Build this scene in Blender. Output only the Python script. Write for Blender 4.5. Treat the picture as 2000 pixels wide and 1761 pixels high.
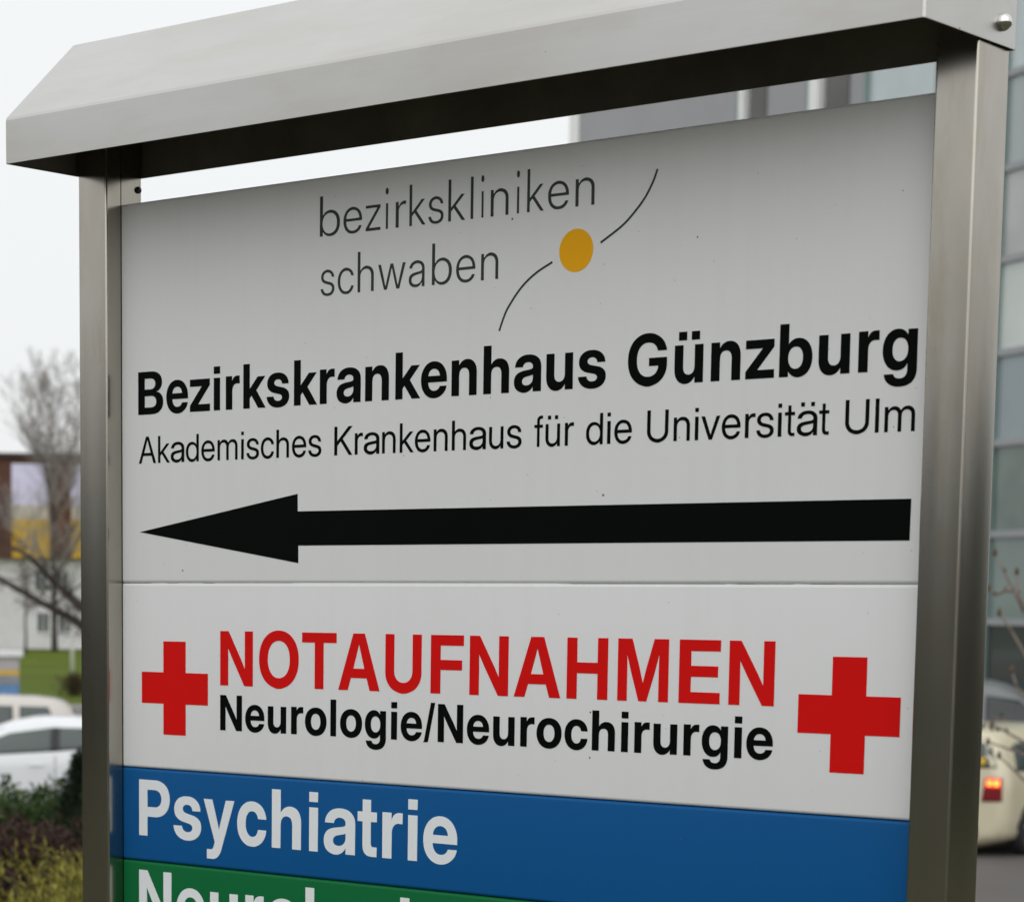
import bpy, bmesh, math, random
from mathutils import Vector, Matrix
from mathutils.bvhtree import BVHTree

for _o in list(bpy.data.objects):
    bpy.data.objects.remove(_o)
SC = bpy.context.scene
COL = SC.collection
PI = math.pi

# ------------------------------------------------------------ camera, sky, sun
EYE = Vector((2.48, -2.3737, 1.5751))
cam = bpy.data.cameras.new('camera')
cam.sensor_width = 36.0
cam.lens = 88.793
cam.shift_x = 0.15004
cam.shift_y = 0.46434
cam.clip_start = 0.05
cam.clip_end = 3000.0
cam.dof.use_dof = True
cam.dof.focus_distance = 3.05
cam.dof.aperture_fstop = 11.0
cam_o = bpy.data.objects.new('camera', cam)
COL.objects.link(cam_o)
cam_o.matrix_world = Matrix((
    (0.7550410726743778, -0.08952297527057501, 0.6495372317838516, EYE.x),
    (0.6556227041149155, 0.09027442470674871, -0.749672860698346, EYE.y),
    (0.008476344953508717, 0.991885157221994, 0.12685419369862858, EYE.z),
    (0, 0, 0, 1)))
SC.camera = cam_o

SUN_EL, SUN_AZ = math.radians(29), math.radians(142)
world = bpy.data.worlds.new('World')
SC.world = world
world.use_nodes = True
wt = world.node_tree
bg = wt.nodes['Background']
sky = wt.nodes.new('ShaderNodeTexSky')
sky.sky_type = 'NISHITA'
sky.sun_disc = False
sky.sun_elevation = SUN_EL
sky.sun_rotation = SUN_AZ
hsv = wt.nodes.new('ShaderNodeHueSaturation')
hsv.inputs['Saturation'].default_value = 0.25
wt.links.new(sky.outputs[0], hsv.inputs['Color'])
wmix = wt.nodes.new('ShaderNodeMix')
wmix.data_type = 'RGBA'
wmix.inputs[0].default_value = 0.86
wt.links.new(hsv.outputs[0], wmix.inputs[6])
# even cloud cover, brighter overhead than at the horizon
wtc = wt.nodes.new('ShaderNodeTexCoord'); wsp = wt.nodes.new('ShaderNodeSeparateXYZ')
wt.links.new(wtc.outputs['Generated'], wsp.inputs[0])
wmr = wt.nodes.new('ShaderNodeMapRange'); wmr.inputs[3].default_value = 0.89; wmr.inputs[4].default_value = 1.32
wt.links.new(wsp.outputs['Z'], wmr.inputs[0])
wcl = wt.nodes.new('ShaderNodeVectorMath'); wcl.operation = 'SCALE'; wcl.inputs[0].default_value = (8.0, 8.14, 8.2)
wt.links.new(wmr.outputs[0], wcl.inputs['Scale'])
wt.links.new(wcl.outputs[0], wmix.inputs[7])
wt.links.new(wmix.outputs[2], bg.inputs['Color'])
bg.inputs['Strength'].default_value = 0.105

sl = bpy.data.lights.new('sun', 'SUN')
sl.energy = 0.95
sl.angle = math.radians(100)
sl.color = (1.0, 0.985, 0.965)
sun = bpy.data.objects.new('sun', sl)
COL.objects.link(sun)
_d = Vector((math.sin(SUN_AZ) * math.cos(SUN_EL), math.cos(SUN_AZ) * math.cos(SUN_EL), math.sin(SUN_EL)))
sun.rotation_euler = _d.to_track_quat('Z', 'Y').to_euler()

SC.view_settings.view_transform = 'Standard'
SC.view_settings.look = 'None'
SC.view_settings.exposure = 0.19
SC.view_settings.gamma = 1.0
SC.render.engine = 'CYCLES'
SC.cycles.max_bounces = 8
SC.cycles.use_denoising = True

# ------------------------------------------------------------ helpers
def tag(o, label=None, cat=None, group=None, kind=None):
    if label: o['label'] = label
    if cat: o['category'] = cat
    if group: o['group'] = group
    if kind: o['kind'] = kind
    return o

def empty(name, loc=(0, 0, 0), rz=0.0):
    o = bpy.data.objects.new(name, None)
    o.empty_display_size = 0.2
    COL.objects.link(o)
    o.location = loc
    o.rotation_euler = (0, 0, rz)
    return o

def link(name, me, mat, parent=None, smooth=False):
    if mat:
        for m in (mat if isinstance(mat, (list, tuple)) else [mat]):
            me.materials.append(m)
    if smooth:
        for p in me.polygons: p.use_smooth = True
    o = bpy.data.objects.new(name, me)
    COL.objects.link(o)
    if parent: o.parent = parent
    return o

class MB:
    """collects faces, then links them as one mesh object"""
    def __init__(s): s.v = []; s.f = []
    def add(s, vs, fs):
        b = len(s.v); s.v += [tuple(v) for v in vs]; s.f += [tuple(i + b for i in f) for f in fs]; return s
    def box(s, x0, x1, y0, y1, z0, z1):
        return s.add([(x0,y0,z0),(x1,y0,z0),(x1,y1,z0),(x0,y1,z0),(x0,y0,z1),(x1,y0,z1),(x1,y1,z1),(x0,y1,z1)],
                     [(0,3,2,1),(4,5,6,7),(0,1,5,4),(1,2,6,5),(2,3,7,6),(3,0,4,7)])
    def tube(s, pts, rad, n=6, cap=True):
        pts = [Vector(p) for p in pts]
        if not hasattr(rad, '__len__'): rad = [rad] * len(pts)
        vs, fs = [], []
        for i, p in enumerate(pts):
            t = (pts[min(i+1, len(pts)-1)] - pts[max(i-1, 0)]).normalized()
            a = t.orthogonal().normalized() if i == 0 else (a - t * a.dot(t)).normalized()
            b = t.cross(a)
            for k in range(n):
                w = 2 * PI * k / n
                vs.append(p + (a * math.cos(w) + b * math.sin(w)) * rad[i])
        for i in range(len(pts) - 1):
            for k in range(n):
                fs.append((i*n+k, i*n+(k+1) % n, (i+1)*n+(k+1) % n, (i+1)*n+k))
        if cap:
            fs.append(tuple(range(n))[::-1]); fs.append(tuple(range((len(pts)-1)*n, len(pts)*n)))
        return s.add(vs, fs)
    def lathe(s, prof, n=24, axis='z', c=(0, 0, 0)):
        vs, fs = [], []
        for r, h in prof:
            for k in range(n):
                w = 2 * PI * k / n
                p = (r*math.cos(w), r*math.sin(w), h) if axis == 'z' else (r*math.cos(w), h, r*math.sin(w)) if axis == 'y' else (h, r*math.cos(w), r*math.sin(w))
                vs.append((p[0]+c[0], p[1]+c[1], p[2]+c[2]))
        for i in range(len(prof) - 1):
            for k in range(n):
                fs.append((i*n+k, i*n+(k+1) % n, (i+1)*n+(k+1) % n, (i+1)*n+k))
        fs.append(tuple(range(n))[::-1]); fs.append(tuple(range((len(prof)-1)*n, len(prof)*n)))
        return s.add(vs, fs)
    def prism(s, poly, z0, z1):
        n = len(poly)
        s.add([(x, y, z0) for x, y in poly] + [(x, y, z1) for x, y in poly],
              [tuple(range(n))[::-1], tuple(range(n, 2*n))] + [(i, (i+1) % n, n+(i+1) % n, n+i) for i in range(n)])
        return s
    def mesh(s, name):
        me = bpy.data.meshes.new(name); me.from_pydata(s.v, [], s.f); me.update()
        bm = bmesh.new(); bm.from_mesh(me); bmesh.ops.recalc_face_normals(bm, faces=bm.faces[:]); bm.to_mesh(me); bm.free()
        return me
    def build(s, name, mat, parent=None, bevel=0, seg=2, smooth=False):
        o = link(name, s.mesh(name), mat, parent, smooth)
        if bevel:
            m = o.modifiers.new('bevel', 'BEVEL'); m.width = bevel; m.segments = seg; m.limit_method = 'ANGLE'; m.angle_limit = math.radians(40)
            for p in o.data.polygons: p.use_smooth = True
            m.harden_normals = True
        return o

def polar(az, d, z=0.0):
    """ground survey: bearing in degrees and metres from the standpoint"""
    a = math.radians(az)
    return Vector((EYE.x + d * math.sin(a), EYE.y + d * math.cos(a), z))

# ------------------------------------------------------------ materials
def nodes(name):
    m = bpy.data.materials.new(name); m.use_nodes = True
    nt = m.node_tree
    return m, nt, nt.nodes['Principled BSDF']

def noise(nt, scale, detail=4, vec=None, stretch=None, coord='Object', rough=0.55):
    tc = nt.nodes.new('ShaderNodeTexCoord'); n = nt.nodes.new('ShaderNodeTexNoise')
    n.inputs['Scale'].default_value = scale; n.inputs['Detail'].default_value = detail; n.inputs['Roughness'].default_value = rough
    src = tc.outputs[coord]
    if stretch:
        mp = nt.nodes.new('ShaderNodeMapping'); mp.inputs['Scale'].default_value = stretch
        nt.links.new(src, mp.inputs[0]); src = mp.outputs[0]
    nt.links.new(src, n.inputs['Vector'])
    return n.outputs['Fac']

def ramp(nt, fac, stops):
    r = nt.nodes.new('ShaderNodeValToRGB')
    e = r.color_ramp.elements
    while len(e) < len(stops): e.new(0.5)
    for i, (p, c) in enumerate(stops):
        e[i].position = p; e[i].color = (*c, 1) if len(c) == 3 else c
    nt.links.new(fac, r.inputs[0])
    return r.outputs[0]

def mixc(nt, fac, a, b, mode='MIX'):
    m = nt.nodes.new('ShaderNodeMix'); m.data_type = 'RGBA'; m.blend_type = mode
    for sock, v in ((0, fac), (6, a), (7, b)):
        if hasattr(v, 'is_linked') or hasattr(v, 'links'): nt.links.new(v, m.inputs[sock])
        else: m.inputs[sock].default_value = v if sock == 0 else (*v, 1)
    return m.outputs[2]

def mrange(nt, fac, lo, hi, a=0.0, b=1.0):
    m = nt.nodes.new('ShaderNodeMapRange')
    m.inputs[1].default_value = a; m.inputs[2].default_value = b; m.inputs[3].default_value = lo; m.inputs[4].default_value = hi
    nt.links.new(fac, m.inputs[0]); return m.outputs[0]

def bump(nt, bsdf, fac, strength, dist=0.01):
    b = nt.nodes.new('ShaderNodeBump'); b.inputs['Strength'].default_value = strength; b.inputs['Distance'].default_value = dist
    nt.links.new(fac, b.inputs['Height']); nt.links.new(b.outputs[0], bsdf.inputs['Normal'])

def plain(name, col, rough=0.5, metal=0.0, var=0.12, scale=6.0, spec=0.5, bmp=0.0):
    m, nt, p = nodes(name)
    f = noise(nt, scale)
    c = ramp(nt, f, [(0.3, tuple(x*(1-var) for x in col)), (0.7, tuple(min(1, x*(1+var)) for x in col))])
    nt.links.new(c, p.inputs['Base Color'])
    p.inputs['Roughness'].default_value = rough; p.inputs['Metallic'].default_value = metal
    p.inputs['Specular IOR Level'].default_value = spec
    if bmp: bump(nt, p, f, bmp)
    return m

def specks(nt, scale, size, seed):
    """few small dirt specks: voronoi cells, only some of them carrying one"""
    tc = nt.nodes.new('ShaderNodeTexCoord'); sp = nt.nodes.new('ShaderNodeSeparateXYZ'); nt.links.new(tc.outputs['Object'], sp.inputs[0])
    ad = nt.nodes.new('ShaderNodeMath'); ad.operation = 'ADD'; nt.links.new(sp.outputs[0], ad.inputs[0]); nt.links.new(sp.outputs[1], ad.inputs[1])
    cb = nt.nodes.new('ShaderNodeCombineXYZ'); nt.links.new(ad.outputs[0], cb.inputs[0]); nt.links.new(sp.outputs[2], cb.inputs[1])
    mp = nt.nodes.new('ShaderNodeMapping'); mp.inputs['Location'].default_value = (seed, seed * 1.7, 0); mp.inputs['Scale'].default_value = (scale, scale, 1)
    nt.links.new(cb.outputs[0], mp.inputs[0])
    v = nt.nodes.new('ShaderNodeTexVoronoi'); v.voronoi_dimensions = '2D'; v.inputs['Scale'].default_value = 1.0
    nt.links.new(mp.outputs[0], v.inputs['Vector'])
    s = nt.nodes.new('ShaderNodeSeparateColor'); nt.links.new(v.outputs['Color'], s.inputs[0])
    th = nt.nodes.new('ShaderNodeMath'); th.operation = 'MULTIPLY'; nt.links.new(s.outputs[0], th.inputs[0]); th.inputs[1].default_value = size
    sub = nt.nodes.new('ShaderNodeMath'); sub.operation = 'SUBTRACT'; nt.links.new(th.outputs[0], sub.inputs[0]); sub.inputs[1].default_value = size * 0.55
    lt = nt.nodes.new('ShaderNodeMath'); lt.operation = 'LESS_THAN'; nt.links.new(v.outputs['Distance'], lt.inputs[0]); nt.links.new(sub.outputs[0], lt.inputs[1])
    return lt.outputs[0]

def enamel(name, col, rough=0.48, dirt=True):
    m, nt, p = nodes(name)
    p.inputs['Specular IOR Level'].default_value = 0.16
    f = noise(nt, 3.2, 5)
    c = ramp(nt, f, [(0.25, tuple(x*0.965 for x in col)), (0.75, col)])
    st = noise(nt, 1.0, 4, stretch=(55, 55, 1.6))
    c = mixc(nt, mrange(nt, st, 0.0, 0.10, 0.45, 0.75), c, tuple(x*0.80 for x in col))
    if dirt:
        c = mixc(nt, specks(nt, 7.5, 0.024, 3.1), c, (0.10, 0.08, 0.055))
        c = mixc(nt, specks(nt, 20, 0.045, 8.4), c, tuple(x*0.72 for x in col))
    nt.links.new(c, p.inputs['Base Color'])
    g = noise(nt, 9, 4)
    nt.links.new(mrange(nt, g, rough - 0.05, rough + 0.07), p.inputs['Roughness'])
    bump(nt, p, noise(nt, 900, 1), 0.03, 0.0004)
    return m

def steel(name, col, rough=0.3, grain='z', stain=0.25):
    m, nt, p = nodes(name)
    st = {'z': (380, 380, 2.2), 'x': (2.2, 380, 380)}[grain]
    br = noise(nt, 1.0, 3, stretch=st)
    cl = noise(nt, 7.0, 5, stretch={'z': (1, 1, .35), 'x': (.35, 1, 1)}[grain])
    base = ramp(nt, cl, [(0.32, tuple(x*(1-stain) for x in (col[0], col[1]*0.985, col[2]*0.93))), (0.62, col)])
    base = mixc(nt, mrange(nt, br, 0.0, 0.35), base, tuple(x*0.86 for x in col))
    wm = noise(nt, 26.0, 6, stretch={'z': (1, 1, .22), 'x': (.22, 1, 1)}[grain], rough=.7)
    base = mixc(nt, mrange(nt, wm, 0.0, {'z': 0.62, 'x': 0.30}[grain], 0.50, 0.72), base, (col[0]*.80, col[1]*.74, col[2]*.64))
    base = mixc(nt, specks(nt, 8, 0.022, 5.5), base, (0.09, 0.06, 0.04))
    nt.links.new(base, p.inputs['Base Color'])
    p.inputs['Metallic'].default_value = 1.0
    nt.links.new(mrange(nt, cl, rough + 0.08, rough - 0.04), p.inputs['Roughness'])
    bump(nt, p, br, 0.06, 0.0006)
    return m

def leafmat(name, cols, rough=0.6, trans=0.0):
    m, nt, p = nodes(name)
    g = nt.nodes.new('ShaderNodeNewGeometry')
    c = ramp(nt, g.outputs['Random Per Island'], [(i / max(1, len(cols)-1), c) for i, c in enumerate(cols)])
    big = noise(nt, 2.6, 3)
    c = mixc(nt, mrange(nt, big, 0.0, 0.45, 0.35, 0.7), c, cols[0])
    nt.links.new(c, p.inputs['Base Color'])
    p.inputs['Roughness'].default_value = rough
    p.inputs['Specular IOR Level'].default_value = 0.25
    return m
# ------------------------------------------------------------ ground, car park, lawn
LOT = -1.6
def bank_start(az):
    t = max(0.0, min(1.0, (az + 41.0) / -4.0))
    t = t * t * (3 - 2 * t) if -75 < az < 0 else 0.0
    return 6.2 + 8.3 * t
def ground_z(az, d):
    t = max(0.0, min(1.0, (d - bank_start(az)) / 6.0))
    t = t * t * (3 - 2 * t)
    return LOT * t

m_ground, nt, p = nodes('bark_mulch_and_grass')
f1 = noise(nt, 1.3, 6); f2 = noise(nt, 45, 5)
mulch = ramp(nt, f2, [(0.3, (0.030, 0.020, 0.013)), (0.5, (0.075, 0.050, 0.032)), (0.72, (0.13, 0.09, 0.06))])
turf = ramp(nt, f2, [(0.3, (0.030, 0.045, 0.012)), (0.7, (0.085, 0.115, 0.030))])
nt.links.new(mixc(nt, mrange(nt, f1, 0, 1, 0.46, 0.54), mulch, turf), p.inputs['Base Color'])
p.inputs['Roughness'].default_value = 0.95
bump(nt, p, f2, 0.8, 0.03)
rings = [0.4, 1, 2, 3, 4, 5] + [6 + 0.5 * i for i in range(32)] + [23, 26, 30, 40, 60, 100, 180, 320, 600, 1200, 2200]
NA = 180
mb = MB(); vs = [(EYE.x, EYE.y, 0)]; fs = []
for d in rings:
    for k in range(NA):
        az = -180 + 360.0 * k / NA
        vs.append(tuple(polar(az, d, ground_z(az, d))))
for k in range(NA): fs.append((0, 1 + k, 1 + (k + 1) % NA))
for i in range(len(rings) - 1):
    for k in range(NA):
        a, b = 1 + i * NA + k, 1 + i * NA + (k + 1) % NA
        fs.append((a, a + NA, b + NA, b))
mb.add(vs, fs); tag(mb.build('ground', m_ground, smooth=True), kind='structure')

m_asph, nt, p = nodes('asphalt')
f1 = noise(nt, 0.25, 5); f2 = noise(nt, 60, 4)
c = ramp(nt, f1, [(0.3, (0.10, 0.090, 0.086)), (0.7, (0.15, 0.138, 0.132))])
nt.links.new(mixc(nt, mrange(nt, f2, 0.0, 0.4), c, (0.055, 0.052, 0.05)), p.inputs['Base Color'])
nt.links.new(mrange(nt, f1, 0.55, 0.8), p.inputs['Roughness']); bump(nt, p, f2, 0.4, 0.01)
def sector(name, azs, d_in, d_out, z, mat):
    mb = MB(); n = len(azs); vs = []; fs = []
    for a in azs:
        vs += [tuple(polar(a, d_in(a), z)), tuple(polar(a, d_out(a), z))]
    for i in range(n - 1): fs.append((2*i, 2*i+1, 2*i+3, 2*i+2))
    mb.add(vs, fs); return tag(mb.build(name, mat), kind='structure')
azs = [-70 + 2 * i for i in range(36)]
sector('car_park', azs, lambda a: bank_start(a) + 6.1, lambda a: 76.0 if a < -38 else 68.0, LOT + 0.006, m_asph)

m_lawn, nt, p = nodes('lawn_grass')
f1 = noise(nt, 0.12, 5); f2 = noise(nt, 2.5, 5)
c = ramp(nt, f1, [(0.3, (0.10, 0.088, 0.013)), (0.5, (0.085, 0.125, 0.012)), (0.72, (0.135, 0.172, 0.020))])
nt.links.new(mixc(nt, mrange(nt, f2, 0, 0.5, 0.35, 0.75), c, (0.055, 0.075, 0.012)), p.inputs['Base Color'])
p.inputs['Roughness'].default_value = 0.95; p.inputs['Specular IOR Level'].default_value = 0.1
bump(nt, p, f2, 1.0, 0.15)
mb = MB(); vs = []; fs = []
ds = [76.2 + 3.6 * i for i in range(26)]
az2 = [-72 + 0.8 * i for i in range(46)]
rl = random.Random(4)
for d in ds:
    for a in az2:
        t = (d - 76.2) / 90.0
        vs.append(tuple(polar(a, d, LOT + 0.02 + 0.06 * min(1, t * 8) + 0.05 * rl.random() * min(1, t * 8))))
n = len(az2)
for i in range(len(ds) - 1):
    for k in range(n - 1): fs.append((i*n+k, (i+1)*n+k, (i+1)*n+k+1, i*n+k+1))
mb.add(vs, fs); tag(mb.build('lawn', m_lawn, smooth=True), kind='structure')
mb = MB()
m_conc = plain('concrete', (0.38, 0.37, 0.35), 0.85, var=0.15, scale=8, bmp=0.15)
for i in range(len(az2) - 1):
    a, b = az2[i], az2[i + 1]
    q = [polar(a, 75.8), polar(b, 75.8), polar(b, 76.15), polar(a, 76.15)]
    mb.add([(v.x, v.y, LOT - .05) for v in q] + [(v.x, v.y, LOT + .12) for v in q], [(4,5,6,7),(0,1,5,4),(2,3,7,6)])
tag(mb.build('kerb', m_conc), kind='structure')

# ------------------------------------------------------------ the signboard
m_steel = steel('brushed_steel', (0.445, 0.420, 0.372), 0.19, 'z', 0.22)
m_hood = steel('sheet_steel', (0.59, 0.58, 0.565), 0.30, 'x', 0.12)
m_nut = plain('polished_steel', (0.7, 0.7, 0.68), 0.12, 1.0, 0.04)
m_white = enamel('white_enamel', (0.77, 0.773, 0.78))
m_blue = enamel('blue_enamel', (0.003, 0.092, 0.285), 0.42)
m_green = enamel('green_enamel', (0.002, 0.140, 0.040), 0.42)
m_black = plain('black_film', (0.0025, 0.003, 0.003), 0.5, var=0.1, spec=0.04)
m_grey = plain('dark_grey_film', (0.040, 0.050, 0.050), 0.5, var=0.1, spec=0.1)
m_red = plain('red_film', (0.66, 0.005, 0.004), 0.5, var=0.03, spec=0.1)
m_orange = plain('orange_film', (0.88, 0.42, 0.008), 0.5, var=0.02, spec=0.1)
m_film = plain('white_film', (0.80, 0.83, 0.85), 0.45, var=0.02, spec=0.4)

sign = empty('hospital_sign')
tag(sign, 'large hospital signboard of white, blue and green panels between steel posts under a hood', 'sign')

def post_section(x0, x1, y0, y1, r, slot_x):
    pts = []
    for cx, cy, a0 in ((x1-r, y0+r, -90), (x1-r, y1-r, 0), (x0+r, y1-r, 90), (x0+r, y0+r, 180)):
        arc = [(cx + r*math.cos(math.radians(a0+90*i/5)), cy + r*math.sin(math.radians(a0+90*i/5))) for i in range(6)]
        pts += arc
        s = 1 if slot_x == x1 else -1
        g = [(slot_x, -.0018), (slot_x - s*.003, -.0018), (slot_x - s*.003, -.0002), (slot_x, -.0002)]
        if a0 == -90 and slot_x == x1: pts += g
        if a0 == 90 and slot_x == x0: pts += g[::-1]
    return pts
for x0, x1, sx in ((-.0535, 0.0, 0.0), (1.2, 1.2475, 1.2)):
    mb = MB(); mb.prism(post_section(x0, x1, -.028, .0375, .0032, sx), -.02, 2.262)
    po = mb.build('post', m_steel, sign)
    for pl in po.data.polygons: pl.use_smooth = True
    md = po.modifiers.new('n', 'EDGE_SPLIT'); md.split_angle = math.radians(35)
    mb = MB(); mb.box(x0-.05, x1+.05, -.08, .09, .031, .043)
    bp = mb.build('base_plate', m_steel, po, bevel=.002)
    if sx == 0.0:
        mb = MB(); mb.lathe([(.0001, -.001), (.0045, -.001), (.0045, .002), (.003, .0036), (.0001, .0042)], 14, 'x', (0.0, .0305, 2.1152))
        mb.build('screw', plain('dark_screw', (.05, .05, .045), .4, .6), po, smooth=True)
mb = MB(); mb.box(-.25, 1.45, -.25, .26, -.3, .03); mb.build('footing', m_conc, sign, bevel=.01)

# hood: one folded sheet with two end plates, open below
HX0, HX1 = -.0611, 1.2521
prof = [(-.1476, 2.1316), (-.1476, 2.1875), (-.0280, 2.2992), (.0415, 2.2992), (.0415, 2.1316)]
bm = bmesh.new()
L = [bm.verts.new((HX0, y, z)) for y, z in prof]; R = [bm.verts.new((HX1, y, z)) for y, z in prof]
NX = 14
cols = [L] + [[bm.verts.new((HX0 + (HX1-HX0)*i/NX, y, z)) for y, z in prof] for i in range(1, NX)] + [R]
for i in range(NX):
    for k in range(4): bm.faces.new((cols[i][k], cols[i+1][k], cols[i+1][k+1], cols[i][k+1]))
bm.faces.new(L); bm.faces.new(R[::-1])
bmesh.ops.recalc_face_normals(bm, faces=bm.faces[:])
me = bpy.data.meshes.new('hood'); bm.to_mesh(me); bm.free()
m_hood_shade = plain('painted_hood_shade', (0.13, 0.12, 0.10), 0.6, var=.25, scale=9, spec=.4)  # shade inside the hood, put into the colour of its inner faces
hood = link('hood', me, [m_hood, m_hood_shade], sign)
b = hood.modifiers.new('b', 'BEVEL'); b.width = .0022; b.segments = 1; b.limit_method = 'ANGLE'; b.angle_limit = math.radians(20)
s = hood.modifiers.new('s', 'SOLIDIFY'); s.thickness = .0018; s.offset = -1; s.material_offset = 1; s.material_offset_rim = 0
e = hood.modifiers.new('e', 'EDGE_SPLIT'); e.split_angle = math.radians(18)
for pl in me.polygons: pl.use_smooth = True
for x, sg in ((HX1, 1), (HX0, -1)):
    mb = MB(); mb.lathe([(.0001, -.001*sg), (.0085, -.001*sg), (.0088, .002*sg), (.0078, .0055*sg), (.0052, .0088*sg), (.0022, .0102*sg), (.0001, .0104*sg)], 20, 'x', (x, .0085, 2.1530))
    mb.build('screw', m_nut, hood, smooth=True)

def panel(z0, z1, mat, label=None):
    # extruded tray with rolled upper and lower front edges
    R_ = .0040; z0 += .0004; z1 -= .0004; sec = []
    for k in range(7): w = PI/2 * k/6; sec.append((R_ - R_*math.cos(w), z1 - R_ + R_*math.sin(w)))
    sec += [(.020, z1), (.020, z0)]
    for k in range(7): w = PI/2 * k/6; sec.append((R_ - R_*math.sin(w), z0 + R_ - R_*math.cos(w)))
    n = len(sec); mb = MB()
    mb.add([(.0003, y, z) for y, z in sec] + [(1.1997, y, z) for y, z in sec], [tuple(range(n)), tuple(range(n, 2*n))[::-1]] + [(i, n+i, n+(i+1) % n, (i+1) % n) for i in range(n)])
    o = mb.build('sign_panel', mat, sign, smooth=True)
    e = o.modifiers.new('e', 'EDGE_SPLIT'); e.split_angle = math.radians(30)
    if label: o['label'] = label
    return o
p_main = panel(1.6, 2.0933, m_white, 'large white top panel with the clinic logo, two lines of black writing and a left arrow')
p_emer = panel(1.3537, 1.6, m_white, 'white panel with red crosses and red and black writing')
p_psy = panel(1.2285, 1.3537, m_blue, 'blue panel with white writing')
p_neu = panel(1.1033, 1.2285, m_green, 'green panel with white writing')
panel(0.62, 1.1033, m_white, 'plain white bottom panel')

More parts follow.
